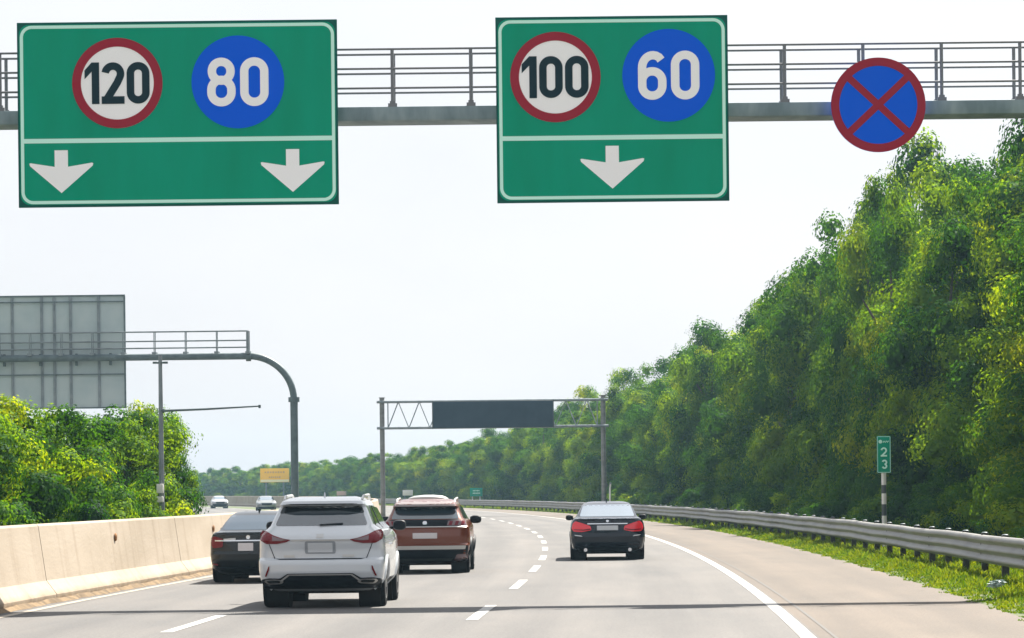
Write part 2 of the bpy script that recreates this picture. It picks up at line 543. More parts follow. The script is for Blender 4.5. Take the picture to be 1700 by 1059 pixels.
def off_bar(Z):   # front foot of the median barrier
    return float(np.interp(Z, [0, 55, 64, 74, 100, 225, 700], [-10.35, -10.35, -10.15, -9.85, -9.55, -9.15, -9.15]))
def off_left(Z):
    return off_bar(Z) + float(np.interp(Z, [0, 52, 80, 700], [0.42, 0.36, 0.32, 0.32]))
EDGE = 1.38
MID = -2.72
strip('road', [-11.2, -8, -5, -2, EDGE + 0.13], 0.006, -60, 760, M['road'])
def off_verge(Z):
    return float(np.interp(Z, [0, 50, 90, 140, 200, 700], [4.45, 4.5, 4.55, 4.75, 5.0, 5.0]))
strip('road_shoulder', [EDGE + 0.13, 3.2, off_verge], 0.006, -60, 760, M['shoulder'])
strip('opposite_road', [-29, -22, -15.2], 0.006, -60, 760, M['road'])
strip('edge_line', [EDGE - 0.09, EDGE + 0.09], 0.011, -40, 700, M['paint'])
strip('sealed_joint', [EDGE + 0.30, EDGE + 0.345], 0.0105, -40, 300, M['seam'])
strip('median_edge_line', [lambda Z: off_left(Z) - 0.075, lambda Z: off_left(Z) + 0.075], 0.011, -40, 700, M['paint_warm'])
strip('opposite_edge_line', [-15.75, -15.6], 0.011, 100, 700, M['paint'])
starts = [45.5 - 12.6 * 3, 45.5 - 12.6 * 2, 45.5 - 12.6, 45.5, 59.6, 71.7, 83.2, 96.1] + [96.1 + 12.6 * k for k in range(1, 22)]
def off_mid(Z):
    return float(np.interp(Z, [0, 48, 62, 86, 100, 130, 160, 400], [-2.95, -2.93, -2.82, -2.66, -2.62, -2.55, -2.6, -2.6]))
for i, s0 in enumerate(starts):
    o = strip('lane_dash', [lambda Z: off_mid(Z) - 0.085, lambda Z: off_mid(Z) + 0.085], 0.011, s0, s0 + 5.7, M['paint'], 1.0)
for k in range(-3, 24):
    s0 = 42.6 + 12.6 * k
    strip('lane_dash', [-6.80, -6.63], 0.011, s0, s0 + 5.7, M['paint'], 1.0)

# ------------------------------------------------------------------ median barrier
bt = thing('concrete_barrier', (cen(60) + off_bar(60), 60, 0), 'long tan concrete median barrier with a sloped foot, dirty along its base', 'barrier')
BP = [(0.0, 0.0), (0.0, 0.13), (-0.17, 0.36), (-0.30, 1.27), (-0.33, 1.30), (-0.53, 1.30), (-0.56, 1.27), (-0.69, 0.36), (-0.86, 0.13), (-0.86, 0.0)]
slab = MB()
dirt = MB()
ox, oy = bt.location.x, bt.location.y
joints = [-30 + 14.6 * k for k in range(0, 48)]
joints = [j + (55.4 - (-30 + 14.6 * 6)) + 0.0 for j in joints]
for a, b in zip(joints[:-1], joints[1:]):
    a2, b2 = a + 0.022, b - 0.022
    n = 6 if a < 200 else 3
    vs, fs = [], []
    c = len(BP)
    for i in range(n + 1):
        Zd = a2 + (b2 - a2) * i / n
        base = cen(Zd) + off_bar(Zd)
        vs += [(base + x - ox, Zd - oy, z) for x, z in BP]
    for i in range(n):
        fs += [(i * c + k, i * c + k + 1, (i + 1) * c + k + 1, (i + 1) * c + k) for k in range(c - 1)]
    fs += [tuple(range(c)), tuple(n * c + k for k in range(c))]
    slab.add(vs, fs)
slab.build('wall', M['concrete'], bt, angle=25)
dv, df = [], []
nd = 1300
for i in range(nd):
    Zd = 20 + 280 * (i / (nd - 1)) ** 1.5
    base = cen(Zd) + off_bar(Zd)
    w = 0.10 + 0.035 * math.sin(Zd * 3.1) * math.sin(Zd * 1.3) + 0.025 * random.random()
    h = 0.12 + 0.02 * math.sin(Zd * 2.3 + 1) + 0.02 * random.random()
    dv += [(base + w - ox, Zd - oy, 0.008), (base + w * 0.5 - ox, Zd - oy, h * 0.3 + 0.01 * random.random()), (base + 0.012 - ox, Zd - oy, h * 0.55), (base - 0.02 - ox, Zd - oy, h * 0.55)]
for i in range(nd - 1):
    df += [(i * 4 + k, i * 4 + k + 1, i * 4 + k + 5, i * 4 + k + 4) for k in range(3)]
dirt.add(dv, df)
dirt.build('dirt_build_up', M['dirt'], bt, angle=60)
for j in joints:
    if 20 < j < 260:
        base = cen(j) + off_bar(j)
        MB().add([(base + x * 0.985 - 0.012 - ox, j - 0.03 - oy, z * 0.985) for x, z in BP[:6]] + [(base + x * 0.985 - 0.012 - ox, j + 0.03 - oy, z * 0.985) for x, z in BP[:6]],
                 [(k, k + 1, k + 7, k + 6) for k in range(5)]).build('joint_filler', M['seam'], bt)
for px, py, Zr in ((223, 892, 62.5), (357, 885, 75.5)):
    X = cen(Zr) + off_bar(Zr) - 0.265
    k = MB()
    k.lathe([(0.075, 0), (0.08, 0.02), (0.055, 0.04)], (X + 0.015 - ox, Zr - oy, 0.98), 'x', 14)
    k.build('reflector', M['rust'], bt)

# ------------------------------------------------------------------ guard rail
def off_rail(Z):
    return float(np.interp(Z, [0, 60, 100, 150, 210, 260, 700], [6.25, 6.2, 6.0, 5.75, 5.6, 5.6, 5.6]))
gr = thing('guard_rail', (cen(60) + off_rail(60), 60, 0), 'galvanised ridged guardrail on short posts along the right shoulder', 'guardrail')
ox, oy = gr.location.x, gr.location.y
GP = [(0.06, 0.79), (0.045, 0.805), (-0.045, 0.80), (-0.075, 0.765), (-0.085, 0.725), (-0.075, 0.695), (0.0, 0.645), (0.0, 0.615), (-0.07, 0.565), (-0.08, 0.535), (-0.07, 0.505), (0.0, 0.455), (0.0, 0.425),
      (-0.07, 0.375), (-0.08, 0.345), (-0.07, 0.315), (0.0, 0.27), (0.02, 0.265)]
vs, fs = [], []
zl = list(np.arange(20, 300, 3.2)) + list(np.arange(300, 720, 8))
c = len(GP)
for i, Zd in enumerate(zl):
    base = cen(Zd) + off_rail(Zd) + 0.008 * math.sin(i * 2.3)
    dz = 0.010 * math.sin(i * 1.7) + 0.006 * math.sin(i * 0.6)
    vs += [(base + x - ox, Zd - oy, z + dz) for x, z in GP]
for i in range(len(zl) - 1):
    fs += [(i * c + k, i * c + k + 1, (i + 1) * c + k + 1, (i + 1) * c + k) for k in range(c - 1)]
MB().add(vs, fs).build('beam', M['galv_pale'], gr, angle=60, recalc=False)
p0 = None
for Zd in zl[6:96]:
    loc = (cen(Zd) + off_rail(Zd) + 0.085 - ox, Zd + 0.15 - oy, 0)
    if p0 is None:
        mb = MB()
        mb.box((0, 0, 0.42), (0.13, 0.11, 0.84))
        mb.box((-0.055, 0, 0.53), (0.05, 0.09, 0.50))
        p0 = mb.build('post', M['rail_post'], gr, loc, bevel=0.008)
        mb = MB()
        mb.lathe([(0.06, 0.838), (0.062, 0.845), (0.04, 0.856), (0.012, 0.858)], (0, 0, 0), 'z', 14)
        cap0 = mb.build('cap', M['pole'], p0)
    else:
        p = p0.copy()
        COL.objects.link(p)
        p.parent = gr
        p.location = loc
        if Zd < 190:
            k = cap0.copy()
            COL.objects.link(k)
            k.parent = p

# ------------------------------------------------------------------ near gantry and its signs
ZG = 55.0
S = F / ZG
ga = thing('sign_gantry', (0, ZG + 0.65, 0), 'grey walkway gantry with double railing spanning the road close overhead', 'gantry')
xl, xr = -12.6, 10.6
MB().box(((xl + xr) / 2, 0.02, 8.09), (xr - xl, 0.82, 0.23)).build('beam', M['beam'], ga, bevel=0.012)
for name, yy in (('front_railing', -0.34), ('rear_railing', 0.34)):
    mb = MB()
    for hz in (9.17, 8.845, 8.52):
        mb.tube([(xl, yy, hz), (xr, yy, hz)], 0.019, 8)
    mb.build(name, M['rail_dark'], ga)
k0 = None
for k in range(-8, 10):
    for yy in (-0.34, 0.34):
        x = -1.92 + 1.31 * k
        if x < xl or x > xr: continue
        if k0 is None:
            k0 = MB().tube([(0, 0, 8.20), (0, 0, 9.16)], 0.029, 8).box((0, 0, 8.23), (0.15, 0.09, 0.06)).box((0, 0, 8.275), (0.09, 0.07, 0.05)).build('railing_post', M['rail_dark'], ga, (x, yy, 0))
        else:
            q = k0.copy()
            COL.objects.link(q)
            q.parent = ga
            q.location = (x, yy, 0)
for x in (-12.2, 10.3):
    MB().tube([(x, 0.02, 0), (x, 0.02, 7.97)], 0.21, 20).tube([(x, 0.02, 0.0), (x, 0.02, 0.05)], 0.34, 20).build('post', M['galv'], ga)

def green_sign(x0, x1, z0, z1, zdiv, label):
    t = thing('overhead_sign', ((x0 + x1) / 2, ZG, z0), label, 'road sign')
    w, h = x1 - x0, z1 - z0
    mb = MB().box((0, 0.03, h / 2), (w, 0.06, h))
    mb.build('panel', M['green_edge'], t, bevel=0.006)
    MB().prism(rrect(-w / 2 + 0.035, 0.04, w / 2 - 0.035, h - 0.04, 0.16), -0.004, 0.001).build('face', M['green'], t)
    MB().ribbon(rrect(-w / 2 + 0.075, 0.08, w / 2 - 0.075, h - 0.08, 0.17), 0.052, -0.008, -0.003, True).build('border', M['sign_mint'], t)
    MB().box((0, -0.006, zdiv - z0), (w - 0.2, 0.006, 0.075)).build('divider', M['sign_mint'], t)
    br = MB()
    for f in (-0.32, 0.32):
        br.box((f * w, 0.155, h * 0.5), (0.09, 0.17, h * 0.92))
    br.build('bracket', M['galv'], t)
    return t

def disc(t, px, py, rpx, text, kind, wpx, hpx, swpx):
    X, Hh = P(px, py, ZG)
    cx, cz = X - t.location.x, Hh - t.location.z
    r = rpx / S
    if kind == 'limit':
        d = MB().prism(circle(cx, cz, r), -0.013, -0.003).build('speed_limit_disc', M['sign_white'], t)
        MB().ribbon(circle(cx, cz, r - 0.072), 0.145, -0.019, -0.012, True).build('red_ring', M['red'], d)
        numeral(text, cx, cz, wpx / S, hpx / S, swpx / S, -0.020, M['ink'], d)
    else:
        d = MB().prism(circle(cx, cz, r), -0.013, -0.003).build('minimum_speed_disc', M['blue'], t)
        numeral(text, cx, cz, wpx / S, hpx / S, swpx / S, -0.020, M['sign_white'], d, kern=0.06)

def arrow(t, px, tip):
    X, Hh = P(px, tip, ZG)
    cx, cz = X - t.location.x, Hh - t.location.z
    pts = [(0, 0), (52, 45), (53, 49), (51, 50), (11, 43.5), (11, 71), (-11, 71), (-11, 43.5), (-51, 50), (-53, 49), (-52, 45)]
    MB().prism([(cx + x / S, cz + z / S) for x, z in pts], -0.012, -0.003).build('arrow', M['sign_white'], t)

s1 = green_sign(-8.135, -2.82, 6.565, 9.635, 1.8 + 5.865, 'wide green overhead sign reading 120 and 80 above two white arrows')
disc(s1, 195, 138, 75, '120', 'limit', 107, 69, 12.5)
disc(s1, 395, 136, 77, '80', 'minimum', 102, 81, 14)
arrow(s1, 102.5, 320.5)
arrow(s1, 486.5, 318.5)
s2 = green_sign(-0.19, 3.665, 6.55, 9.635, 1.8 + 5.82, 'narrower green overhead sign reading 100 and 60 above one white arrow')
disc(s2, 922, 128, 75, '100', 'limit', 110, 69.5, 12.5)
disc(s2, 1110, 125, 77, '60', 'minimum', 102, 81, 14)
arrow(s2, 1017, 313)

X, Hh = P(1458, 174, ZG)
ns = thing('no_stopping_sign', (X, ZG, Hh - 0.79), 'round blue sign with red rim and red cross hung on the gantry beam', 'road sign')
r = 78.5 / S
d = MB().prism(circle(0, 0.79, r), -0.005, 0.03).build('face', M['blue'], ns)
MB().ribbon(circle(0, 0.79, r - 0.068), 0.137, -0.013, -0.004, True).build('rim', M['red'], ns)
for a in (43, -43):
    l = r - 0.13
    ca, sa = math.cos(R(a)), math.sin(R(a))
    hw = 0.058
    MB().prism([(-l * ca + hw * sa, 0.79 - l * sa - hw * ca), (l * ca + hw * sa, 0.79 + l * sa - hw * ca), (l * ca - hw * sa, 0.79 + l * sa + hw * ca), (-l * ca - hw * sa, 0.79 - l * sa + hw * ca)],
               -0.010 - (0.0015 if a > 0 else 0), -0.004).build('cross_bar', M['red'], ns)
MB().box((0, 0.13, 0.74), (0.10, 0.20, 0.75)).build('bracket', M['galv'], ns)

# ------------------------------------------------------------------ message gantry further on
ZV = 225.0
SV = F / ZV
xa, top = P(634, 661, ZV)
xb, _ = P(1001, 661, ZV)
vg = thing('message_gantry', ((xa + xb) / 2, ZV, 0), 'slim pale steel gantry of two posts and lattice truss ahead over the road', 'gantry')
cx0 = vg.location.x
zt, zb = 1.8 + 147 / SV, 1.8 + 103.5 / SV
hw = (xb - xa) / 2
for s in (-1, 1):
    MB().tube([(s * hw, 0, 0), (s * hw, 0, top)], 0.165, 16).tube([(s * hw, 0, top), (s * hw, 0, top + 0.05)], 0.21, 16).build('post', M['galv_pale'], vg)
for yy, nm in ((-0.25, 'front_truss'), (0.25, 'rear_truss')):
    mb = MB()
    for z in (zt, zb):
        mb.tube([(-hw - 0.35, yy, z), (hw + 0.35, yy, z)], 0.085, 10)
    n = 20
    for i in range(n):
        xq0, xq1 = -hw + 0.4 + (2 * hw - 0.8) * i / n, -hw + 0.4 + (2 * hw - 0.8) * (i + 1) / n
        za, zc = (zb, zt) if i % 2 == 0 else (zt, zb)
        mb.tube([(xq0, yy, za), (xq1, yy, zc)], 0.028, 6)
    for s in (-1, 1):
        mb.tube([(s * (hw - 0.4), yy, zb), (s * (hw - 0.4), yy, zt)], 0.03, 6)
    mb.build(nm, M['galv'], vg)
xs0, zs1 = P(718.5, 667, ZV)
xs1, _ = P(918, 667, ZV)
_, zs0 = P(818, 710.5, ZV)
ms = thing('message_sign', ((xs0 + xs1) / 2, ZV - 0.62, zs0), 'long dark blank message display on the distant lattice gantry', 'message sign')
w, h = xs1 - xs0, zs1 - zs0
MB().box((0, 0.12, h / 2), (w, 0.36, h)).build('housing', M['dark_band'], ms, bevel=0.02)
MB().box((0, -0.07, h / 2), (w - 0.06, 0.02, h - 0.06)).build('screen', M['screen'], ms)
for k in (-1, 1):
    MB().box((k * w / 2 + k * 0.02, 0.12, h / 2), (0.04, 0.4, h + 0.08)).build('end_trim', M['dark_band'], ms)

# ------------------------------------------------------------------ arched gantry over the other carriageway
ZA = 165.0
SA = F / ZA
xp, zc = P(488, 664, ZA)
_, zbm = P(412, 591, ZA)
xe, _ = P(412, 591, ZA)
ag = thing('arched_gantry', (xp, ZA, 0), 'grey pipe gantry bending down in a quarter arch onto one pole', 'gantry')
MB().tube([(0, 0, 0), (0, 0, zc)], 0.19, 18).build('pole', M['pole'], ag)
MB().tube([(0, 0, zc - 0.1), (0, 0, zc + 0.14)], 0.28, 18).build('flange', M['pole'], ag)
dx = xp - xe
dz = zbm - zc
arc = [(-dx + dx * math.sin(R(q)), 0, zc + dz * math.cos(R(q))) for q in range(90, -1, -6)]
MB().tube(arc + [(-dx - 14.5, 0, zbm)], 0.17, 18).build('arch', M['pole'], ag)
MB().tube([(-dx - 0.1, 0, zbm), (-dx + 0.14, 0, zbm)], 0.26, 18).build('beam_flange', M['pole'], ag)
zr = [P(300, y, ZA)[1] for y in (550.5, 566, 577.5)]
for nm, yy in (('front_railing', -0.3), ('rear_railing', 0.3)):
    mb = MB()
    for z in zr:
        mb.tube([(-dx - 14.4, yy, z), (-dx + 0.0, yy, z)], 0.024, 8)
    for k in range(10):
        x = -dx - 1.55 * k
        mb.tube([(x, yy, zbm + 0.1), (x, yy, zr[0])], 0.024 if k else 0.07, 8)
        mb.box((x, yy, zbm + 0.18), (0.22, 0.12, 0.12))
    mb.build(nm, M['galv'], ag)
bx1, bz1 = P(204.5, 488, ZA)
_, bz0 = P(204.5, 677, ZA)
bb = thing('overhead_sign', (bx1 - 3.6, ZA + 0.55, bz0), 'back of a big grey sign board with vertical ribs on the arched gantry', 'road sign')
bh = bz1 - bz0
bw = 7.2
MB().box((0, 0.03, bh / 2), (bw, 0.05, bh)).build('panel', M['board_back'], bb)
fr = MB()
for (x, z, sx, sz) in ((0, bh - 0.03, bw + 0.06, 0.07), (0, 0.03, bw + 0.06, 0.07)):
    fr.box((x, -0.02, z), (sx, 0.10, sz))
for sx in (-1, 1):
    fr.box((sx * bw / 2, -0.0215, bh / 2), (0.08, 0.11, bh - 0.15))
fr.build('edge_frame', M['pole'], bb)
rb = MB()
for pxr in (17, 66, 87, 114, 161, -40, -100):
    x = (pxr - 204.5) / SA + 3.6
    if x > -3.5:
        rb.box((x, -0.03, bh / 2), (0.13, 0.07, bh - 0.16))
        rb.box((x, -0.075, bh / 2), (0.05, 0.02, bh - 0.2))
rb.build('rib', M['galv'], bb)
rb = MB()
for z in (bh * 0.94, bh * 0.30):
    rb.box((0, -0.105, z), (bw - 0.1, 0.04, 0.06))
for x in (-2.4, -0.6, 1.2, 2.9):
    rb.box((x, -0.23, bh * 0.43), (0.12, 0.22, 0.6))
rb.build('cross_rail', M['pole'], bb)

# ------------------------------------------------------------------ slim mast on the left
ZM = 80.0
SM = F / ZM
xm, zm = P(266, 590, ZM)
mt = thing('camera_mast', (xm, ZM, 0), 'slim grey mast with a thin side arm and two boxes behind the barrier', 'mast')
MB().tube([(0, 0, 0), (0, 0, 2.6), (0, 0, zm)], [0.075, 0.062, 0.045], 12).build('pole', M['galv'], mt)
_, za = P(268, 682, ZM)
xa2, za2 = P(433, 674, ZM)
MB().tube([(0.04, 0, za), (1.1, 0, za + 0.03), (xa2 - xm, 0, za2)], [0.03, 0.026, 0.018], 8).tube([(0.0, 0, za), (0.09, 0, za)], 0.055, 10).tube([(xa2 - xm - 0.03, 0, za2 - 0.05), (xa2 - xm - 0.03, 0, za2 + 0.03)], 0.03, 8).build('side_arm', M['pole'], mt)
_, zz = P(270, 602, ZM)
MB().tube([(-0.18, 0, zz), (0.18, 0, zz)], 0.025, 8).box((-0.13, 0, zz), (0.1, 0.08, 0.05)).box((0.13, 0, zz), (0.1, 0.08, 0.05)).build('cross_bar', M['pole'], mt)
_, zz = P(266, 811, ZM)
MB().box((-0.03, -0.10, zz), (0.16, 0.10, 0.22)).build('cabinet', M['white_post'], mt, bevel=0.01)
_, zz = P(266, 829, ZM)
MB().box((-0.03, -0.10, zz), (0.15, 0.10, 0.14)).build('cabinet', M['white_post'], mt, bevel=0.01)

# ------------------------------------------------------------------ kilometre marker
ZK = 93.0
SK = F / ZK
xk, zk0 = P(1467, 785, ZK)
xk0, zk1 = P(1466, 724, ZK)
km = thing('distance_marker', (xk, ZK, 0), 'small green sign reading 2 over 3 on a white and black banded post', 'distance marker')
pb = MB()
nb = [(0.0, 0.95, 'w'), (0.95, 1.22, 'b'), (1.22, 1.52, 'w'), (1.52, 1.78, 'b'), (1.78, zk0 + 0.2, 'w')]
_, b1 = P(1467, 856, ZK); _, b2 = P(1467, 837, ZK); _, b3 = P(1467, 819, ZK); _, b4 = P(1467, 805, ZK)
post = MB().tube([(0, 0, 0), (0, 0, b1)], 0.065, 14).tube([(0, 0, b2), (0, 0, b3)], 0.065, 14).tube([(0, 0, b4), (0, 0, zk0 + 0.5)], 0.065, 14).build('post', M['white_post'], km)
MB().tube([(0, 0, b1), (0, 0, b2)], 0.0648, 14).tube([(0, 0, b3), (0, 0, b4)], 0.0648, 14).build('black_band', M['dark_band'], post)
wk, hk = 0.385, zk1 - zk0
MB().box((0, -0.085, zk0 + hk / 2), (wk, 0.03, hk)).build('panel', M['green'], km, bevel=0.004)
MB().ribbon(rrect(-wk / 2 + 0.015, zk0 + 0.015, wk / 2 - 0.015, zk0 + hk - 0.015, 0.02, 3), 0.014, -0.106, -0.1, True).build('border', M['sign_mint'], km)
numeral('2', 0.0, zk0 + hk * 0.57, 0.175, 0.26, 0.045, -0.106, M['sign_mint'], km)
numeral('3', 0.015, zk0 + hk * 0.235, 0.175, 0.26, 0.045, -0.106, M['sign_mint'], km)
e = MB().prism(circle(-0.095, zk0 + hk * 0.85, 0.052, 20), -0.106, -0.1)
e.ribbon([(-0.02, zk0 + hk * 0.825), (0.01, zk0 + hk * 0.865), (0.045, zk0 + hk * 0.825), (0.07, zk0 + hk * 0.87), (0.10, zk0 + hk * 0.83), (0.135, zk0 + hk * 0.87)], 0.024, -0.106, -0.1)
e.build('emblem', M['sign_mint'], km)

# ------------------------------------------------------------------ small signs far along the road
def board(name, pxc, pyc, wpx, hpx, Z, m, label, cat, posts=2, post_m='white_post', extra=None):
    s = F / Z
    x, z = P(pxc, pyc, Z)
    t = thing(name, (x, Z, 0), label, cat)
    w, h = wpx / s, hpx / s
    MB().box((0, 0, z), (w, 0.06, h)).build('panel', m, t, bevel=0.01)
    for k in ((-0.3, 0.3) if posts == 2 else (0,)):
        pr_ = max(0.05, w * 0.026)
        MB().tube([(k * w, 0.05 + pr_, 0), (k * w, 0.05 + pr_, z + h * 0.3)], pr_, 8).build('post', M[post_m], t)
    if extra: extra(t, w, h, z)
def gtext(t, w, h, z):
    mb = MB()
    for (x, zz, ww) in ((0, 0.18, 0.55), (0.02, -0.12, 0.62)):
        for q in range(5):
            mb.box((x * w - ww * w / 2 + ww * w * (q + 0.5) / 5, -0.034, z + zz * h), (ww * w / 7, 0.006, h * (0.13 + 0.03 * (q % 2))))
    mb.build('lettering', M['sign_mint'], t)
def ytext(t, w, h, z):
    MB().box((0, -0.036, z - h * 0.39), (w * 0.97, 0.012, h * 0.17)).build('lower_strip', M['cream'], t)
    mb = MB()
    for (zz, ww, n) in ((0.22, 0.72, 8), (-0.14, 0.42, 6)):
        for q in range(n):
            mb.box((-ww * w / 2 + ww * w * (q + 0.5) / n, -0.034, z + zz * h), (ww * w / n * 0.7, 0.006, h * (0.11 + 0.03 * (q % 2))))
    mb.build('lettering', M['yellow_text'], t)
board('direction_sign', 790.5, 817, 21, 14, 345, M['green'], 'small green sign on two white legs beyond the far guardrail', 'road sign', extra=gtext)
board('works_sign', 456, 789, 48, 23, 520, M['yellow'], 'yellow sign board with a pale lower strip against the far hazy trees', 'road sign', post_m='pole', extra=ytext)
board('roadside_board', 677, 818, 17, 9, 395, M['white_post'], 'small white board standing at the far trees behind the copper car', 'sign board', posts=2, post_m='pole')
board('roadside_board', 567, 819, 16, 7, 470, mat('faded_pink_board', (0.62, 0.42, 0.36), 0.6), 'small faded pink board at the far trees above the white car roof', 'sign board', posts=2, post_m='pole')
x, z = P(1012, 803, 205)
t = thing('marker_stake', (x, 205, 0), 'thin pale stake beside the right post of the distant lattice gantry', 'stake')
MB().tube([(0, 0, 0), (0.02, 0, z - 0.3), (0.06, 0, z)], [0.055, 0.05, 0.045], 8).build('stake', M['white_post'], t)
MB().tube([(0.055, 0, z - 0.02), (0.06, 0, z + 0.08)], 0.06, 8).build('cap', M['galv'], t)

# crumpled bag in the verge grass
bm = bmesh.new()
bmesh.ops.create_icosphere(bm, subdivisions=3, radius=0.11)
for v in bm.verts:
    q = v.co.normalized()
    k = 1 + 0.35 * math.sin(7 * q.x + 3) * math.sin(9 * q.y) + 0.25 * math.sin(13 * q.z + 5 * q.x)
    v.co = Vector((q.x * 0.13 * k + 0.05 * q.z, q.y * 0.10 * k, q.z * 0.06 * k))
me = bpy.data.meshes.new('plastic_bag')
bm.to_mesh(me)
bm.free()
me.materials.append(M['litter'])
o = bpy.data.objects.new('plastic_bag', me)
COL.objects.link(o)
o.location = (cen(54.3) + 5.25, 54.3, 0.16)
tag(o, 'crumpled pale plastic bag lying in the verge grass', 'litter')

# ------------------------------------------------------------------ cars
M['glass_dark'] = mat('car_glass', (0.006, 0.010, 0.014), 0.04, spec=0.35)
M['glass_rear'] = mat('tinted_rear_glass', (0.035, 0.050, 0.062), 0.05, spec=0.9, ior=1.9)
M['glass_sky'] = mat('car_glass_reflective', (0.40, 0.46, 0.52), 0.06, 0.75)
M['tyre'] = mat('tyre_rubber', (0.008, 0.009, 0.012), 0.8, bump=0.2, bscale=60, spec=0.12)
M['rim'] = mat('alloy_rim', (0.34, 0.34, 0.35), 0.35, 0.8)
M['plastic'] = mat('black_trim', (0.006, 0.009, 0.013), 0.5, spec=0.18)
M['lamp_red'] = mat('lamp_red', (0.15, 0.004, 0.010), 0.15, coat=0.3, spec=0.2)
M['lamp_bright'] = mat('lamp_bright_red', (0.75, 0.016, 0.030), 0.15, coat=0.5)
M['lamp_clear'] = mat('lamp_smoke', (0.16, 0.10, 0.11), 0.12, coat=0.6)
M['chrome'] = mat('chrome', (0.70, 0.71, 0.73), 0.15, 0.9)
M['silver'] = mat('silver_trim', (0.50, 0.50, 0.49), 0.35, 0.5)
M['plate'] = mat('blank_plate', (0.60, 0.57, 0.58), 0.5)
M['plate_grey'] = mat('blank_plate_grey', (0.50, 0.52, 0.54), 0.5)
M['void'] = mat('dark_cavity', (0.006, 0.006, 0.007), 0.9)

class CarShape:
    """plan outlines stacked by height: keys are (z, half width, rear y, front y, rounding length)"""
    def __init__(s, keys, L, n=3.6, taper=0.08):
        s.k = np.array(keys, float)
        s.L, s.n, s.tp = L, n, taper
    def at(s, z):
        return [float(np.interp(z, s.k[:, 0], s.k[:, i])) for i in (1, 2, 3, 4)]
    def tap(s, y):
        q = max(0.0, (y - 0.5 * s.L) / (0.5 * s.L))
        return 1 - s.tp * q * q
    def rear(s, x, z):
        w, yr, yf, D = s.at(z)
        t = min(abs(x) / w, 0.999)
        return yr + D * (1 - (1 - t ** s.n) ** (1 / s.n)) + 0.05 * t * t
    def side(s, y, z):
        return s.at(z)[0] * s.tap(y)
    def mesh(s, wheels, ra):
        ks = s.k[:, 0]
        zs = []
        for a, b in zip(ks[:-1], ks[1:]):
            m = max(1, int(math.ceil((b - a) / 0.035)))
            zs += list(np.linspace(a, b, m, endpoint=False))
        zs.append(ks[-1])
        nt, ns = 28, 64
        ts = [math.sin(math.pi / 2 * (-1 + 2 * i / nt)) for i in range(nt + 1)]
        vs, fs = [], []
        for z in zs:
            w, yr, yf, D = s.at(z)
            def rd(t):
                t = min(abs(t), 0.99999)
                return D * (1 - (1 - t ** s.n) ** (1 / s.n)) + 0.05 * t * t
            row = []
            Df = min(D * 1.6, (yf - yr) * 0.4)
            ya, yb = yr + D + 0.05, yf - Df
            for t in ts:
                row.append((t * w, yr + rd(t)))
            for i in range(1, ns):
                row.append((w, ya + (yb - ya) * i / ns))
            for t in ts[::-1]:
                q = min(abs(t), 0.99999)
                row.append((t * w, yf - Df * (1 - (1 - q ** 2.6) ** (1 / 2.6))))
            for i in range(1, ns):
                row.append((-w, yb - (yb - ya) * i / ns))
            vs += [(x * s.tap(y), y, z) for x, y in row]
        c = len(row)
        for i in range(len(zs) - 1):
            for k in range(c):
                k2 = (k + 1) % c
                f = (i * c + k, i * c + k2, (i + 1) * c + k2, (i + 1) * c + k)
                mx = sum(vs[q][0] for q in f) / 4
                my = sum(vs[q][1] for q in f) / 4
                mz = sum(vs[q][2] for q in f) / 4
                if any((my - wy) ** 2 + (mz - wz) ** 2 < ra * ra for wy, wz in wheels) and abs(mx) > 0.55 * s.k[:, 1].max():
                    continue
                fs.append(f)
        fs.append(tuple(range(c))[::-1])
        fs.append(tuple((len(zs) - 1) * c + k for k in range(c)))
        return MB().add(vs, fs)

def patch(shape, poly, mode, side, off, m, name, parent, depth=0.03, fine=0.06):
    """panel that hugs the body: poly in (x,z) for the tail or (y,z) for a flank"""
    bm = bmesh.new()
    vs = [bm.verts.new((p[0], 0, p[1])) for p in poly]
    bm.faces.new(vs)
    bmesh.ops.triangulate(bm, faces=bm.faces)
    for _ in range(4):
        es = [e for e in bm.edges if e.calc_length() > fine]
        if not es: break
        bmesh.ops.subdivide_edges(bm, edges=es, cuts=1, use_grid_fill=False)
        bmesh.ops.triangulate(bm, faces=bm.faces)
    bnd = [e for e in bm.edges if e.is_boundary]
    r = bmesh.ops.extrude_edge_only(bm, edges=bnd)
    new = {v for v in r['geom'] if isinstance(v, bmesh.types.BMVert)}
    for v in bm.verts:
        a, z = v.co.x, v.co.z
        o = off - (depth if v in new else 0)
        if mode == 'rear':
            v.co.y = shape.rear(a, z) - o
        else:
            v.co = Vector((side * (shape.side(a, z) + o), a, z))
    bmesh.ops.recalc_face_normals(bm, faces=bm.faces)
    for fc in bm.faces: fc.smooth = True
    for e in bm.edges: e.smooth = len(e.link_faces) == 2 and e.calc_face_angle(0) < R(40)
    me = bpy.data.meshes.new(name)
    bm.to_mesh(me)
    bm.free()
    me.materials.append(m)
    o = bpy.data.objects.new(name, me)
    COL.objects.link(o)
    o.parent = parent
    return o

def mirror(p): return [(-x, z) for x, z in p][::-1]

def round_poly(pts, r, n=4):
    out = []
    N = len(pts)
    for i in range(N):
        p0, p1, p2 = Vector(pts[i - 1]), Vector(pts[i]), Vector(pts[(i + 1) % N])
        a, b = (p0 - p1), (p2 - p1)
        q = min(r, a.length * 0.45, b.length * 0.45)
        s, e = p1 + a.normalized() * q, p1 + b.normalized() * q
        for k in range(n + 1):
            t = k / n
            out.append(tuple(s * (1 - t) ** 2 + p1 * 2 * t * (1 - t) + e * t * t))
    return out

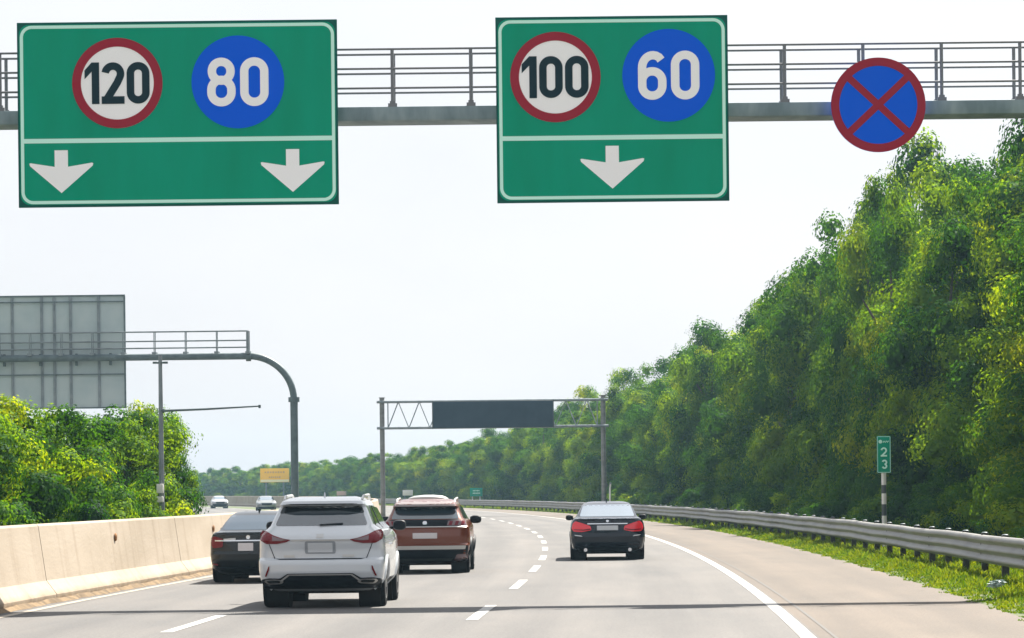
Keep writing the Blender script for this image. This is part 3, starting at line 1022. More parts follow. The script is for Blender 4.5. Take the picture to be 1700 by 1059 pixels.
def wheel(root, x, y, r, w, side):
    h = w / 2
    t = MB().lathe([(r * 0.64, -h), (r * 0.93, -h), (r * 0.985, -h * 0.75), (r, -h * 0.3), (r, h * 0.3), (r * 0.985, h * 0.75), (r * 0.93, h), (r * 0.64, h)], (0, 0, 0), 'x', 36)
    wh = t.build('wheel', M['tyre'], root, (x, y, r), angle=30)
    mb = MB()
    s = side
    mb.lathe([(r * 0.66, s * (h - 0.02)), (r * 0.66, s * (h + 0.004)), (r * 0.60, s * (h + 0.004)), (r * 0.60, s * (h - 0.05))], (0, 0, 0), 'x', 32)
    for k in range(5):
        a = 2 * math.pi * k / 5
        ca, sa = math.cos(a), math.sin(a)
        w2 = 0.045
        pts = []
        for xx in (s * (h - 0.03), s * (h - 0.002)):
            for rr, ww in ((0.02, 0.05), (r * 0.62, 0.034)):
                for q in (-1, 1):
                    pts.append((xx, rr * ca - q * ww * sa, rr * sa + q * ww * ca))
        mb.add(pts, [(0, 1, 3, 2), (4, 6, 7, 5), (0, 4, 5, 1), (2, 3, 7, 6), (0, 2, 6, 4), (1, 5, 7, 3)])
    mb.lathe([(0.07, s * (h - 0.04)), (0.07, s * (h + 0.002))], (0, 0, 0), 'x', 16)
    mb.build('rim', M['rim'], wh)
    return wh

def make_car(name, loc, rz, label, keys, L, paint, wr, track, axles, n=3.6, ra=None, roofz=None, tw=0.235):
    t = thing(name, loc, label, 'car', rz=rz)
    sh = CarShape(keys, L, n)
    ra = ra or wr * 1.13
    sh.mesh([(a, wr) for a in axles], ra).build('body', paint, t, angle=28)
    W = sh.k[:, 1].max()
    for a in axles:
        for s in (-1, 1):
            wheel(t, s * track / 2, a, wr, tw, s)
    mb = MB()
    for a in axles:                       # wheel housings
        for s in (-1, 1):
            mb.lathe([(ra * 1.0, s * W * 0.56), (ra * 1.0, s * W * 0.9)], (0, a, wr), 'x', 28)
    floor = float(sh.k[0, 0])
    mb.box((0, L * 0.5, floor - 0.015), (W * 1.2, L * 0.72, 0.05))
    mb.build('underbody', M['void'], t)
    return t, sh

def arch_trim(t, sh, y, wr, ra, m, s, wid=0.05, zmin=None):
    zmin = zmin if zmin is not None else sh.k[0, 0] + 0.03
    pts = []
    for q in range(-10, 191, 8):
        yy, zz = y + (ra) * math.cos(R(q)), wr + ra * math.sin(R(q))
        if zz < zmin: continue
        pts.append((s * (sh.side(yy, min(zz, 0.95)) - 0.006), yy, zz))
    MB().tube(pts, wid * 0.6, 8).build('wheel_arch', m, t)

def mirrors(t, sh, y, z, m, out=0.12, size=(0.20, 0.16)):
    for s in (-1, 1):
        x = sh.side(y, z)
        mb = MB()
        a, b = size
        prof = [(0.3, 0.0), (0.85, 0.03), (1, 0.07), (0.9, 0.13), (0.45, 0.17)]
        vs, fs = [], []
        nseg = 14
        for k, (sc, dy) in enumerate(prof):
            for q in range(nseg):
                an = 2 * math.pi * q / nseg
                ex = abs(math.cos(an)) ** 0.7 * math.copysign(1, math.cos(an))
                ez = abs(math.sin(an)) ** 0.7 * math.copysign(1, math.sin(an))
                vs.append((s * (x + out) + sc * a / 2 * ex, y + dy, z + sc * b / 2 * ez))
        for k in range(len(prof) - 1):
            for q in range(nseg):
                fs.append((k * nseg + q, k * nseg + (q + 1) % nseg, (k + 1) * nseg + (q + 1) % nseg, (k + 1) * nseg + q))
        fs += [tuple(range(nseg)), tuple((len(prof) - 1) * nseg + q for q in range(nseg))]
        mb.add(vs, fs)
        mb.tube([(s * (x - 0.05), y + 0.12, z - b * 0.35), (s * (x + out * 0.6), y + 0.10, z - b * 0.2)], 0.025, 8)
        mb.build('door_mirror', m, t)

def fin(t, y, z, m):
    MB().add([(-0.018, y, z), (0.018, y, z), (0.018, y + 0.17, z), (-0.018, y + 0.17, z), (-0.006, y + 0.02, z + 0.075), (0.006, y + 0.02, z + 0.075), (0.006, y + 0.05, z + 0.07), (-0.006, y + 0.05, z + 0.07)],
             [(0, 1, 2, 3), (4, 7, 6, 5), (0, 4, 5, 1), (1, 5, 6, 2), (2, 6, 7, 3), (3, 7, 4, 0)]).build('antenna_fin', m, t)

def heading(Z): return math.atan(-slope(Z)) * 1.0

# --- white crossover
paint = mat('white_paint', (0.545, 0.575, 0.605), 0.2, coat=0.9, spec=0.4)
ZW = 50.65
KW = [(0.26, .76, .42, 4.55, .30), (0.36, .86, .14, 4.75, .32), (0.44, .945, .05, 4.84, .34), (0.56, .965, .00, 4.88, .36), (0.70, .972, .00, 4.88, .38), (0.745, .972, .02, 4.87, .38), (0.785, .970, .10, 4.86, .38),
      (0.90, .966, .10, 4.82, .38), (1.00, .962, .07, 4.70, .37), (1.07, .955, .06, 4.55, .36), (1.12, .935, .08, 4.2, .34), (1.17, .905, .13, 3.8, .32), (1.22, .855, .19, 3.55, .28), (1.27, .80, .25, 3.42, .24), (1.42, .735, .38, 3.05, .20), (1.56, .675, .50, 2.62, .18), (1.60, .655, .36, 2.5, .16),
      (1.65, .62, .38, 2.3, .18), (1.69, .56, .62, 2.05, .2), (1.715, .44, .95, 1.85, .2)]
car, sh = make_car('white_crossover', (-2.95, ZW, 0), heading(50) * 0.8, 'white crossover with dark rear window, seen from behind in the middle lane, nearest to us', KW, 4.89, paint, 0.365, 1.655, (0.98, 3.77), ra=0.42)
gl = patch(sh, round_poly([(-.715, 1.275), (.715, 1.275), (.60, 1.565), (-.60, 1.565)], 0.05), 'rear', 0, 0.008, M['glass_rear'], 'rear_window', car)
patch(sh, round_poly([(-.66, 1.46), (-.30, 1.505), (.30, 1.505), (.66, 1.46), (.605, 1.57), (-.605, 1.57)], 0.04), 'rear', 0, 0.013, M['glass_dark'], 'painted_reflection_band', gl)  # dark upper part of the window's reflection, painted on as a band
patch(sh, round_poly([(-.02, 1.27), (.34, 1.30), (.34, 1.315), (-.02, 1.295)], 0.01), 'rear', 0, 0.03, M['plastic'], 'wiper', gl)
patch(sh, [(-.55, 1.594), (.55, 1.594), (.55, 1.610), (-.55, 1.610)], 'rear', 0, 0.006, M['plastic'], 'spoiler_gap', car)
tl = [(.45, 1.06), (.52, 1.025), (.66, 1.0), (.84, 1.0), (.945, 1.06), (.948, 1.16), (.915, 1.215), (.84, 1.195), (.72, 1.13), (.58, 1.085)]
inner = [(.50, 1.062), (.60, 1.045), (.74, 1.05), (.745, 1.125), (.66, 1.095)]
outer = [(.80, 1.02), (.84, 1.02), (.925, 1.07), (.93, 1.15), (.90, 1.19), (.85, 1.165)]
for s in (1, -1):
    f = (lambda p: p) if s > 0 else mirror
    l = patch(sh, round_poly(f(tl), 0.02, 2), 'rear', 0, 0.014, M['lamp_red'], 'tail_light', car)
    patch(sh, f(inner), 'rear', 0, 0.022, M['lamp_clear'], 'reversing_lens', l)
    patch(sh, f(outer), 'rear', 0, 0.020, M['lamp_red'], 'brake_lens', l)
    patch(sh, f([(.835, .50), (.862, .50), (.80, .655), (.785, .66), (.79, .60)]), 'rear', 0, 0.012, M['lamp_red'], 'reflector', car)
patch(sh, [(-.45, 1.045), (.45, 1.045), (.45, 1.062), (-.45, 1.062)], 'rear', 0, 0.016, M['silver'], 'chrome_strip', car)
rp = patch(sh, round_poly([(-.235, .845), (.235, .845), (.235, 1.035), (-.235, 1.035)], 0.03), 'rear', 0, 0.006, mat('plate_recess', (0.25, 0.27, 0.29), 0.4), 'plate_recess', car)
patch(sh, round_poly([(-.19, .865), (.19, .865), (.19, 1.01), (-.19, 1.01)], 0.012), 'rear', 0, 0.014, M['plate_grey'], 'number_plate', rp)
patch(sh, [(-.62, .757), (.62, .757), (.70, .775), (-.70, .775)], 'rear', 0, 0.004, M['plastic'], 'tailgate_seam', car)
for s in (1, -1):
    f = (lambda p: p) if s > 0 else mirror
    patch(sh, f([(.70, .775), (.712, .775), (.80, 1.0), (.788, 1.0)]), 'rear', 0, 0.003, M['plastic'], 'tailgate_seam', car)
patch(sh, [(.34, .795), (.52, .795), (.52, .83), (.34, .83)], 'rear', 0, 0.010, M['silver'], 'badge', car)
patch(sh, [(-.56, .795), (-.40, .795), (-.40, .83), (-.56, .83)], 'rear', 0, 0.010, M['silver'], 'badge', car)
patch(sh, [(-.055, 1.09), (.055, 1.09), (.055, 1.15), (-.055, 1.15)], 'rear', 0, 0.008, M['silver'], 'emblem', car)
low = patch(sh, round_poly([(-.90, .30), (.90, .30), (.93, .45), (.80, .475), (.62, .47), (.50, .545), (-.50, .545), (-.62, .47), (-.80, .475), (-.93, .45)], 0.02, 2), 'rear', 0, 0.022, M['plastic'], 'lower_bumper', car, fine=0.035)
patch(sh, [(-.62, .435), (-.58, .435), (-.47, .515), (.47, .515), (.58, .435), (.62, .435), (.49, .532), (-.49, .532)], 'rear', 0, 0.034, M['silver'], 'skid_outline', low, fine=0.035)
for s in (1, -1):
    f = (lambda p: p) if s > 0 else mirror
    e = patch(sh, round_poly(f([(.60, .385), (.82, .375), (.875, .42), (.86, .452), (.64, .455), (.56, .425)]), 0.03), 'rear', 0, 0.042, M['silver'], 'exhaust_trim', low)
    patch(sh, round_poly(f([(.635, .398), (.80, .392), (.835, .420), (.82, .436), (.65, .440), (.61, .422)]), 0.02), 'rear', 0, 0.05, M['void'], 'exhaust_opening', e)
    w = patch(sh, round_poly([(.78, 1.285), (1.15, 1.21), (3.2, 1.20), (2.75, 1.53), (1.2, 1.58)], 0.06), 'side', s, 0.008, M['glass_dark'], 'side_window', car)
    patch(sh, [(1.62, 1.22), (1.70, 1.22), (1.70, 1.57), (1.62, 1.57)], 'side', s, 0.014, M['plastic'], 'window_pillar', w)
    arch_trim(car, sh, 0.98, .365, .42, paint, s)
    arch_trim(car, sh, 3.77, .365, .42, paint, s)
    patch(sh, [(1.46, .30), (3.3, .30), (3.3, .40), (1.46, .40)], 'side', s, 0.012, M['plastic'], 'sill', car)
    MB().tube([(s * .60, .75, 1.665), (s * .61, .95, 1.725), (s * .61, 2.1, 1.735), (s * .60, 2.5, 1.64)], 0.02, 8).build('roof_rail', M['silver'], car)
    patch(sh, [(1.80, .95), (2.0, .955), (2.0, .985), (1.80, .98)], 'side', s, 0.03, M['chrome'], 'door_handle', car)
mirrors(car, sh, 3.05, 1.24, M['plastic'], 0.20, (0.22, 0.17))
fin(car, 1.0, 1.71, paint)

# --- copper SUV
copper = mat('copper_paint', (0.145, 0.028, 0.008), 0.26, 0.25, coat=0.6)
ZR = 71.0
KR = [(0.22, .74, .40, 4.1, .25), (0.34, .87, .10, 4.3, .28), (0.50, .935, .02, 4.42, .30), (0.62, .95, .00, 4.44, .32), (0.66, .955, .05, 4.44, .32), (0.80, .958, .04, 4.42, .32), (0.98, .945, .05, 4.3, .30), (1.005, .94, .04, 4.1, .30),
      (1.03, .925, .07, 3.9, .30), (1.12, .88, .09, 3.45, .28), (1.18, .82, .13, 3.2, .24), (1.32, .75, .27, 2.85, .2), (1.42, .71, .36, 2.6, .18), (1.45, .70, .20, 2.5, .16), (1.50, .67, .22, 2.35, .16), (1.56, .62, .42, 2.1, .18), (1.595, .52, .75, 1.9, .2), (1.61, .4, 1.0, 1.8, .2)]
car, sh = make_car('copper_suv', (-1.88, ZR, 0), heading(72), 'copper orange sport utility car with black tail panel, just ahead of the white crossover', KR, 4.45, copper, 0.35, 1.62, (0.86, 3.53), ra=0.40)
patch(sh, round_poly([(-.73, 1.18), (.73, 1.18), (.645, 1.425), (-.645, 1.425)], 0.04), 'rear', 0, 0.008, mat('tinted_glass', (0.03, 0.05, 0.065), 0.05, spec=0.9, ior=1.9), 'rear_window', car)
patch(sh, round_poly([(-.675, 1.452), (.675, 1.452), (.60, 1.565), (-.60, 1.565)], 0.03), 'rear', 0, 0.008, mat('spoiler_sky_glare', (0.24, 0.20, 0.195), 0.25, coat=0.5), 'roof_spoiler', car)  # sky reflection on the sloped spoiler, put into its pale colour
patch(sh, round_poly([(-.66, 1.385), (.66, 1.385), (.645, 1.44), (-.645, 1.44)], 0.02), 'rear', 0, 0.014, M['plastic'], 'window_top_band', car)
band = patch(sh, round_poly([(-.90, 1.025), (.90, 1.025), (.85, 1.165), (-.85, 1.165)], 0.02), 'rear', 0, 0.010, M['plastic'], 'tail_panel', car)
for s in (1, -1):
    f = (lambda p: p) if s > 0 else mirror
    l = patch(sh, round_poly(f([(.47, 1.035), (.905, 1.035), (.862, 1.15), (.50, 1.14)]), 0.015), 'rear', 0, 0.018, M['lamp_clear'], 'tail_light', band)
    for k in range(3):
        x0 = .52 + .13 * k
        patch(sh, f([(x0 - .015, 1.045), (x0 + .055, 1.045), (x0 + .085, 1.135), (x0 + .015, 1.135)]), 'rear', 0, 0.025, M['lamp_red'], 'claw_lens', l)
    patch(sh, round_poly(f([(.60, .26), (.90, .28), (.925, .42), (.68, .42)]), 0.03), 'rear', 0, 0.02, M['lamp_clear'], 'fog_lamp', car)
    w = patch(sh, round_poly([(.70, 1.19), (3.0, 1.15), (2.6, 1.42), (1.1, 1.45)], 0.06), 'side', s, 0.008, M['glass_dark'], 'side_window', car)
    patch(sh, [(1.62, 1.17), (1.70, 1.17), (1.70, 1.45), (1.62, 1.45)], 'side', s, 0.014, M['plastic'], 'window_pillar', w)
    arch_trim(car, sh, 0.86, .35, .40, M['plastic'], s, 0.09)
    arch_trim(car, sh, 3.53, .35, .40, M['plastic'], s, 0.09)
    patch(sh, [(1.3, .26), (3.1, .26), (3.1, .40), (1.3, .40)], 'side', s, 0.014, M['plastic'], 'sill', car)
    MB().tube([(s * .62, .6, 1.53), (s * .63, .8, 1.60), (s * .63, 1.9, 1.62), (s * .62, 2.2, 1.54)], 0.022, 8).build('roof_rail', M['silver'], car)
patch(sh, [(-.89, 1.003), (.89, 1.003), (.89, 1.022), (-.89, 1.022)], 'rear', 0, 0.02, M['silver'], 'chrome_strip', car)
patch(sh, round_poly([(-.262, .762), (.262, .762), (.262, .882), (-.262, .882)], 0.01), 'rear', 0, 0.012, M['plate'], 'number_plate', car)
patch(sh, round_poly([(-.05, 1.06), (.05, 1.06), (.045, 1.135), (-.045, 1.135)], 0.03), 'rear', 0, 0.02, M['chrome'], 'emblem', car)
lo = patch(sh, round_poly([(-.86, .24), (.86, .24), (.925, .50), (.925, .60), (-.925, .60), (-.925, .50)], 0.02), 'rear', 0, 0.012, M['plastic'], 'lower_bumper', car)
patch(sh, round_poly([(-.86, .525), (.86, .525), (.88, .605), (-.88, .605)], 0.02), 'rear', 0, 0.026, M['silver'], 'bumper_strip', lo)
patch(sh, round_poly([(-.55, .27), (.55, .27), (.60, .33), (-.60, .33)], 0.02), 'rear', 0, 0.02, M['dark_band'], 'diffuser', lo)
mirrors(car, sh, 2.75, 1.14, M['plastic'], 0.14, (0.26, 0.18))
rb = MB()
vs, fs = [], []
pr = [(-.42, 0), (-.40, .035), (-.30, .075), (-.1, .095), (.1, .095), (.30, .075), (.40, .035), (.42, 0)]
for j, (yy, sc) in enumerate([(1.15, 0.55), (1.2, 0.9), (1.5, 1), (2.1, 1), (2.4, 0.8)]):
    vs += [(x, yy, 1.60 + z * sc) for x, z in pr]
for j in range(4):
    fs += [(j * 8 + k, j * 8 + k + 1, j * 8 + k + 9, j * 8 + k + 8) for k in range(7)]
fs += [tuple(range(8)), tuple(32 + k for k in range(8))]
rb.add(vs, fs).build('pale_roof_hump', M['silver'], car)  # shallow pale hump on top of the roof

# --- black sedan on the right
black = mat('black_paint', (0.004, 0.007, 0.015), 0.14, coat=0.45, spec=0.25)
ZB = 82.2
KB = [(0.20, .74, .35, 4.5, .25), (0.30, .86, .10, 4.7, .28), (0.46, .91, .02, 4.85, .32), (0.60, .922, .00, 4.9, .34), (0.66, .925, .03, 4.9, .34), (0.80, .925, .05, 4.85, .34), (0.92, .905, .08, 4.5, .32), (1.00, .87, .10, 3.9, .30), (1.045, .82, .12, 3.6, .28),
      (1.06, .79, .50, 3.55, .20), (1.09, .755, .62, 3.45, .16), (1.22, .70, .98, 3.1, .16), (1.36, .625, 1.38, 2.7, .16), (1.42, .57, 1.62, 2.45, .2), (1.455, .45, 1.95, 2.2, .2), (1.465, .33, 2.0, 2.15, .1)]
car, sh = make_car('black_sedan', (2.36, ZB, 0), heading(85), 'shiny black sedan with bright red tail lights driving alone in the right lane', KB, 4.92, black, 0.335, 1.60, (1.02, 3.98), ra=0.375, tw=0.245)
patch(sh, round_poly([(-.69, 1.095), (.69, 1.095), (.59, 1.385), (-.59, 1.385)], 0.05), 'rear', 0, 0.008, M['glass_sky'], 'rear_window', car)
patch(sh, [(-.70, 1.02), (.70, 1.02), (.70, 1.05), (-.70, 1.05)], 'rear', 0, 0.03, black, 'boot_lip', car)
for s in (1, -1):
    f = (lambda p: p) if s > 0 else mirror
    l = patch(sh, round_poly(f([(.40, .76), (.62, .715), (.84, .725), (.895, .80), (.862, .93), (.80, .985), (.62, .93), (.42, .86)]), 0.03), 'rear', 0, 0.014, M['lamp_bright'], 'tail_light', car)
    patch(sh, f([(.43, .775), (.60, .75), (.84, .765), (.84, .785), (.60, .775), (.43, .80)]), 'rear', 0, 0.022, M['lamp_red'], 'lens_strip', l)
    patch(sh, round_poly(f([(.62, .60), (.80, .62), (.83, .645), (.66, .63)]), 0.01), 'rear', 0, 0.012, M['silver'], 'painted_bumper_reflection', car)  # lit fender reflection painted on the bumper corner in silver
    w = patch(sh, round_poly([(1.0, 1.12), (1.3, 1.09), (3.2, 1.08), (2.75, 1.34), (1.75, 1.37)], 0.06), 'side', s, 0.008, M['glass_dark'], 'side_window', car)
    arch_trim(car, sh, 1.02, .335, .375, black, s)
    arch_trim(car, sh, 3.98, .335, .375, black, s)
    MB().tube([(s * .55, .12, .27), (s * .55, .02, .27)], 0.045, 14).build('exhaust_pipe', M['chrome'], car)
patch(sh, [(-.50, .905), (.50, .905), (.50, .93), (-.50, .93)], 'rear', 0, 0.018, M['chrome'], 'chrome_strip', car)
patch(sh, round_poly([(-.262, .755), (.262, .755), (.262, .87), (-.262, .87)], 0.01), 'rear', 0, 0.012, M['plate_grey'], 'number_plate', car)
patch(sh, circle(0, .985, .035, 16), 'rear', 0, 0.014, M['chrome'], 'emblem', car)
patch(sh, round_poly([(-.72, .23), (.72, .23), (.78, .36), (-.78, .36)], 0.03), 'rear', 0, 0.012, M['plastic'], 'diffuser', car)
patch(sh, [(-.80, .44), (.80, .44), (.80, .455), (-.80, .455)], 'rear', 0, 0.006, M['plastic'], 'bumper_crease', car)
mirrors(car, sh, 3.0, 1.05, M['plastic'], 0.13, (0.20, 0.14))
fin(car, 1.9, 1.445, black)

# --- dark sedan on the left
graph = mat('graphite_paint', (0.008, 0.011, 0.013), 0.18, coat=0.45, spec=0.25)
ZD = 65.2
sc = 0.90
KD = [(0.18, .74, .35, 4.4, .25), (0.30, .87, .10, 4.6, .28), (0.46, .91, .02, 4.78, .32), (0.58, .92, .00, 4.8, .34), (0.64, .922, .04, 4.8, .34), (0.80, .92, .05, 4.75, .34), (0.90, .905, .06, 4.4, .32), (0.97, .87, .06, 3.9, .30), (1.01, .82, .08, 3.6, .28),
      (1.025, .79, .45, 3.5, .2), (1.05, .76, .55, 3.4, .16), (1.20, .69, .98, 3.0, .16), (1.32, .62, 1.40, 2.6, .16), (1.385, .55, 1.65, 2.4, .2), (1.41, .45, 1.9, 2.2, .2), (1.42, .33, 2.0, 2.1, .1)]
KD = [(z, w * sc, a, b, d) for z, w, a, b, d in KD]
car, sh = make_car('graphite_sedan', (-5.16, ZD, 0), heading(66), 'dark graphite sedan in the left lane beside the barrier, half hidden by the white crossover', KD, 4.8, graph, 0.325, 1.44, (1.0, 3.8), ra=0.37)
patch(sh, round_poly([(-.625, 1.055), (.625, 1.055), (.535, 1.335), (-.535, 1.335)], 0.05), 'rear', 0, 0.008, mat('blue_grey_glass', (0.11, 0.15, 0.19), 0.08, 0.75), 'rear_window', car)
for s in (1, -1):
    f = (lambda p: p) if s > 0 else mirror
    l = patch(sh, round_poly(f([(.56, .72), (.76, .70), (.815, .78), (.80, .90), (.74, .94), (.54, .88)]), 0.03), 'rear', 0, 0.014, M['lamp_red'], 'tail_light', car)
    patch(sh, f([(.30, .86), (.54, .86), (.54, .885), (.30, .90)]), 'rear', 0, 0.012, M['silver'], 'badge', car)
    patch(sh, f([(.66, .36), (.80, .37), (.80, .40), (.66, .39)]), 'rear', 0, 0.012, M['lamp_red'], 'reflector', car)
    patch(sh, round_poly([(1.0, 1.08), (1.3, 1.05), (3.1, 1.04), (2.65, 1.29), (1.75, 1.33)], 0.06), 'side', s, 0.008, M['glass_dark'], 'side_window', car)
    arch_trim(car, sh, 1.0, .325, .37, graph, s)
    arch_trim(car, sh, 3.8, .325, .37, graph, s)
patch(sh, [(-.72, .835), (.72, .835), (.72, .86), (-.72, .86)], 'rear', 0, 0.018, M['chrome'], 'chrome_strip', car)
patch(sh, round_poly([(-.25, .645), (.05, .645), (.05, .80), (-.25, .80)], 0.01), 'rear', 0, 0.012, M['plate'], 'number_plate', car)
patch(sh, circle(-.05, .915, .04, 16), 'rear', 0, 0.014, M['chrome'], 'emblem', car)
patch(sh, round_poly([(-.68, .22), (.68, .22), (.72, .33), (-.72, .33)], 0.03), 'rear', 0, 0.012, M['plastic'], 'diffuser', car)
mirrors(car, sh, 2.9, 1.02, M['plastic'], 0.12, (0.20, 0.14))
fin(car, 1.75, 1.39, graph)

# --- two far cars coming the other way
def far_car(px, Z, off, paint, label, keys, low_dark):
    X = cen(Z) + off
    t, sh = make_car('oncoming_car', (X, Z, 0), heading(Z) , label, keys, 4.6, paint, 0.33, 1.56, (0.9, 3.6), ra=0.37)
    t['group'] = 'cars on the opposite carriageway'
    patch(sh, round_poly([(-.66, 1.04), (.66, 1.04), (.57, 1.33), (-.57, 1.33)], 0.05), 'rear', 0, 0.01, M['glass_sky'], 'windscreen', t)
    for s in (1, -1):
        f = (lambda p: p) if s > 0 else mirror
        patch(sh, round_poly(f([(.52, .70), (.84, .74), (.84, .86), (.56, .80)]), 0.02), 'rear', 0, 0.014, M['chrome'], 'headlight', t)
        patch(sh, round_poly([(1.3, 1.05), (3.3, 1.04), (2.9, 1.30), (1.75, 1.33)], 0.06), 'side', s, 0.01, M['glass_dark'], 'side_window', t)
    patch(sh, round_poly([(-.45, .55), (.45, .55), (.50, .74), (-.50, .74)], 0.03), 'rear', 0, 0.012, M['plastic'], 'grille', t)
    patch(sh, round_poly([(-.8, .24), (.8, .24), (.86, low_dark), (-.86, low_dark)], 0.03), 'rear', 0, 0.016, M['plastic'], 'lower_bumper', t)
KF = [(0.2, .74, .3, 4.4, .25), (0.4, .90, .05, 4.55, .3), (0.6, .92, .0, 4.6, .34), (0.78, .92, .04, 4.6, .4), (0.88, .90, .35, 4.5, .4), (0.98, .84, 1.0, 4.4, .3), (1.03, .78, 1.25, 4.2, .16), (1.3, .62, 1.9, 3.2, .16), (1.40, .5, 2.3, 2.9, .2), (1.43, .33, 2.5, 2.8, .1)]
def car_offset(px, py, Z):
    X, _ = P(px, py, Z)
    return X - cen(Z)
far_car(365, 372, car_offset(366, 840, 372), mat('far_white_paint', (0.33, 0.33, 0.34), 0.3, coat=0.5), 'tiny white car far off on the opposite carriageway, left of the silver one', KF, 0.52)
far_car(443, 312, car_offset(443, 840, 312), mat('far_silver_paint', (0.24, 0.25, 0.25), 0.3, 0.4, coat=0.5), 'tiny silver car far off on the opposite carriageway below the yellow sign', KF, 0.4)

# ------------------------------------------------------------------ trees
def tint_mesh(name, vs, fs, tint, m):
    me = bpy.data.meshes.new(name)
    nv, nf, k = len(vs), len(fs), fs.shape[1]
    me.vertices.add(nv)
    me.vertices.foreach_set('co', vs.astype(np.float32).ravel())
    me.loops.add(nf * k)
    me.loops.foreach_set('vertex_index', fs.astype(np.int32).ravel())
    me.polygons.add(nf)
    me.polygons.foreach_set('loop_start', np.arange(0, nf * k, k, dtype=np.int32))
    me.polygons.foreach_set('loop_total', np.full(nf, k, dtype=np.int32))
    me.update(calc_edges=True)
    a = me.attributes.new('tint', 'FLOAT', 'POINT')
    a.data.foreach_set('value', tint.astype(np.float32))
    me.materials.append(m)
    return me

def leaf_quads(cent, nrm, size, tint):
    n = len(cent)
    up = rng.normal(size=(n, 3))
    u = np.cross(nrm, up)
    u /= np.linalg.norm(u, axis=1, keepdims=True) + 1e-9
    v = np.cross(nrm, u)
    a = size[:, None] * u * 0.5
    b = size[:, None] * v * 0.5 * rng.uniform(0.5, 0.85, (n, 1))
    fold = nrm * size[:, None] * rng.uniform(-0.22, 0.22, (n, 1))
    # pointed leaf shape: four corners, one lifted so that no leaf is a flat card
    vs = np.stack([cent - a, cent - b * 1.0 + fold, cent + a, cent + b * 1.0 + fold], 1).reshape(-1, 3)
    fs = np.arange(4 * n).reshape(n, 4)
    return vs, fs, np.repeat(tint, 4)

def crown_mesh(name, H, Rw, npuff, leaves, prof, size, seed, low=0.05):
    global rng
    rng = np.random.default_rng(seed)
    zs, rs = zip(*prof)
    C_, N_, S_, T_ = [], [], [], []
    k = 0
    while k < npuff:
        z = rng.uniform(low, 1.0)
        env = np.interp(z, zs, rs) * Rw
        if env < 0.05: env = 0.05
        if rng.random() > 0.25 + 0.75 * env / Rw: continue
        k += 1
        an = rng.uniform(0, 2 * math.pi)
        lob = 1 + 0.20 * math.sin(3 * an + seed) + 0.12 * math.sin(5 * an + 2.1 * seed + 6 * z)
        rad = env * lob * rng.uniform(0.30, 0.92) ** 0.6
        pr = rng.uniform(0.26, 0.50) * Rw * (0.55 + 0.45 * env / Rw)
        p = np.array([rad * math.cos(an), rad * math.sin(an), z * H])
        n = int(leaves * (pr / (0.25 * Rw)) ** 2)
        d = rng.normal(size=(n, 3))
        d[:, 2] += 0.25
        d /= np.linalg.norm(d, axis=1, keepdims=True)
        rr = pr * rng.uniform(0.70, 1.06, n) * (1 + 0.20 * np.sin(d[:, 0] * 4 + k) * np.sin(d[:, 1] * 5 + 2 * k) + 0.12 * np.sin(d[:, 2] * 9 + d[:, 0] * 7 + 3 * k))
        c = p + d * rr[:, None] * np.array([1, 1, 0.78])
        nn = d * 2.4 + rng.normal(size=(n, 3)) * 0.30 + np.array([0, 0, 0.2])
        nn /= np.linalg.norm(nn, axis=1, keepdims=True)
        pt = rng.uniform(-0.04, 0.58)
        C_.append(c); N_.append(nn)
        S_.append(size * rng.uniform(0.6, 1.4, n))
        T_.append(pt + rng.normal(0, 0.04, n))
        d = rng.normal(size=(70, 3))                      # oversized inner leaf quads, added to stop light passing through the clump
        d /= np.linalg.norm(d, axis=1, keepdims=True)
        C_.append(p + d * pr * 0.38 * rng.uniform(0.6, 1.2, (70, 1)) * np.array([1, 1, 0.78])); N_.append(d)
        S_.append(np.full(70, pr * 0.34) * rng.uniform(0.6, 1.3, 70))
        T_.append(np.full(70, pt))
    c = np.concatenate(C_)
    keep = c[:, 2] > 0.1
    return tint_mesh(name, *leaf_quads(c[keep], np.concatenate(N_)[keep], np.concatenate(S_)[keep], np.concatenate(T_)[keep]), M['leaf'])

def trunk_mesh(H, seed):
    rnd = random.Random(seed)
    mb = MB()
    pts = [(0, 0, -0.1)]
    x = y = 0
    for i in range(1, 7):
        x += rnd.uniform(-0.15, 0.15); y += rnd.uniform(-0.15, 0.15)
        pts.append((x, y, H * 0.85 * i / 6))
    mb.tube(pts, [0.24 * (1 - 0.14 * i) for i in range(7)], 8)
    for k in range(7):
        i = rnd.randint(1, 4)
        a = rnd.uniform(0, 6.28)
        l = H * rnd.uniform(0.10, 0.17)
        b = Vector(pts[i])
        mb.tube([b, b + Vector((math.cos(a) * l * 0.5, math.sin(a) * l * 0.5, l * 0.45)), b + Vector((math.cos(a) * l, math.sin(a) * l, l * 1.0))], [0.10, 0.07, 0.03], 6)
    return mb

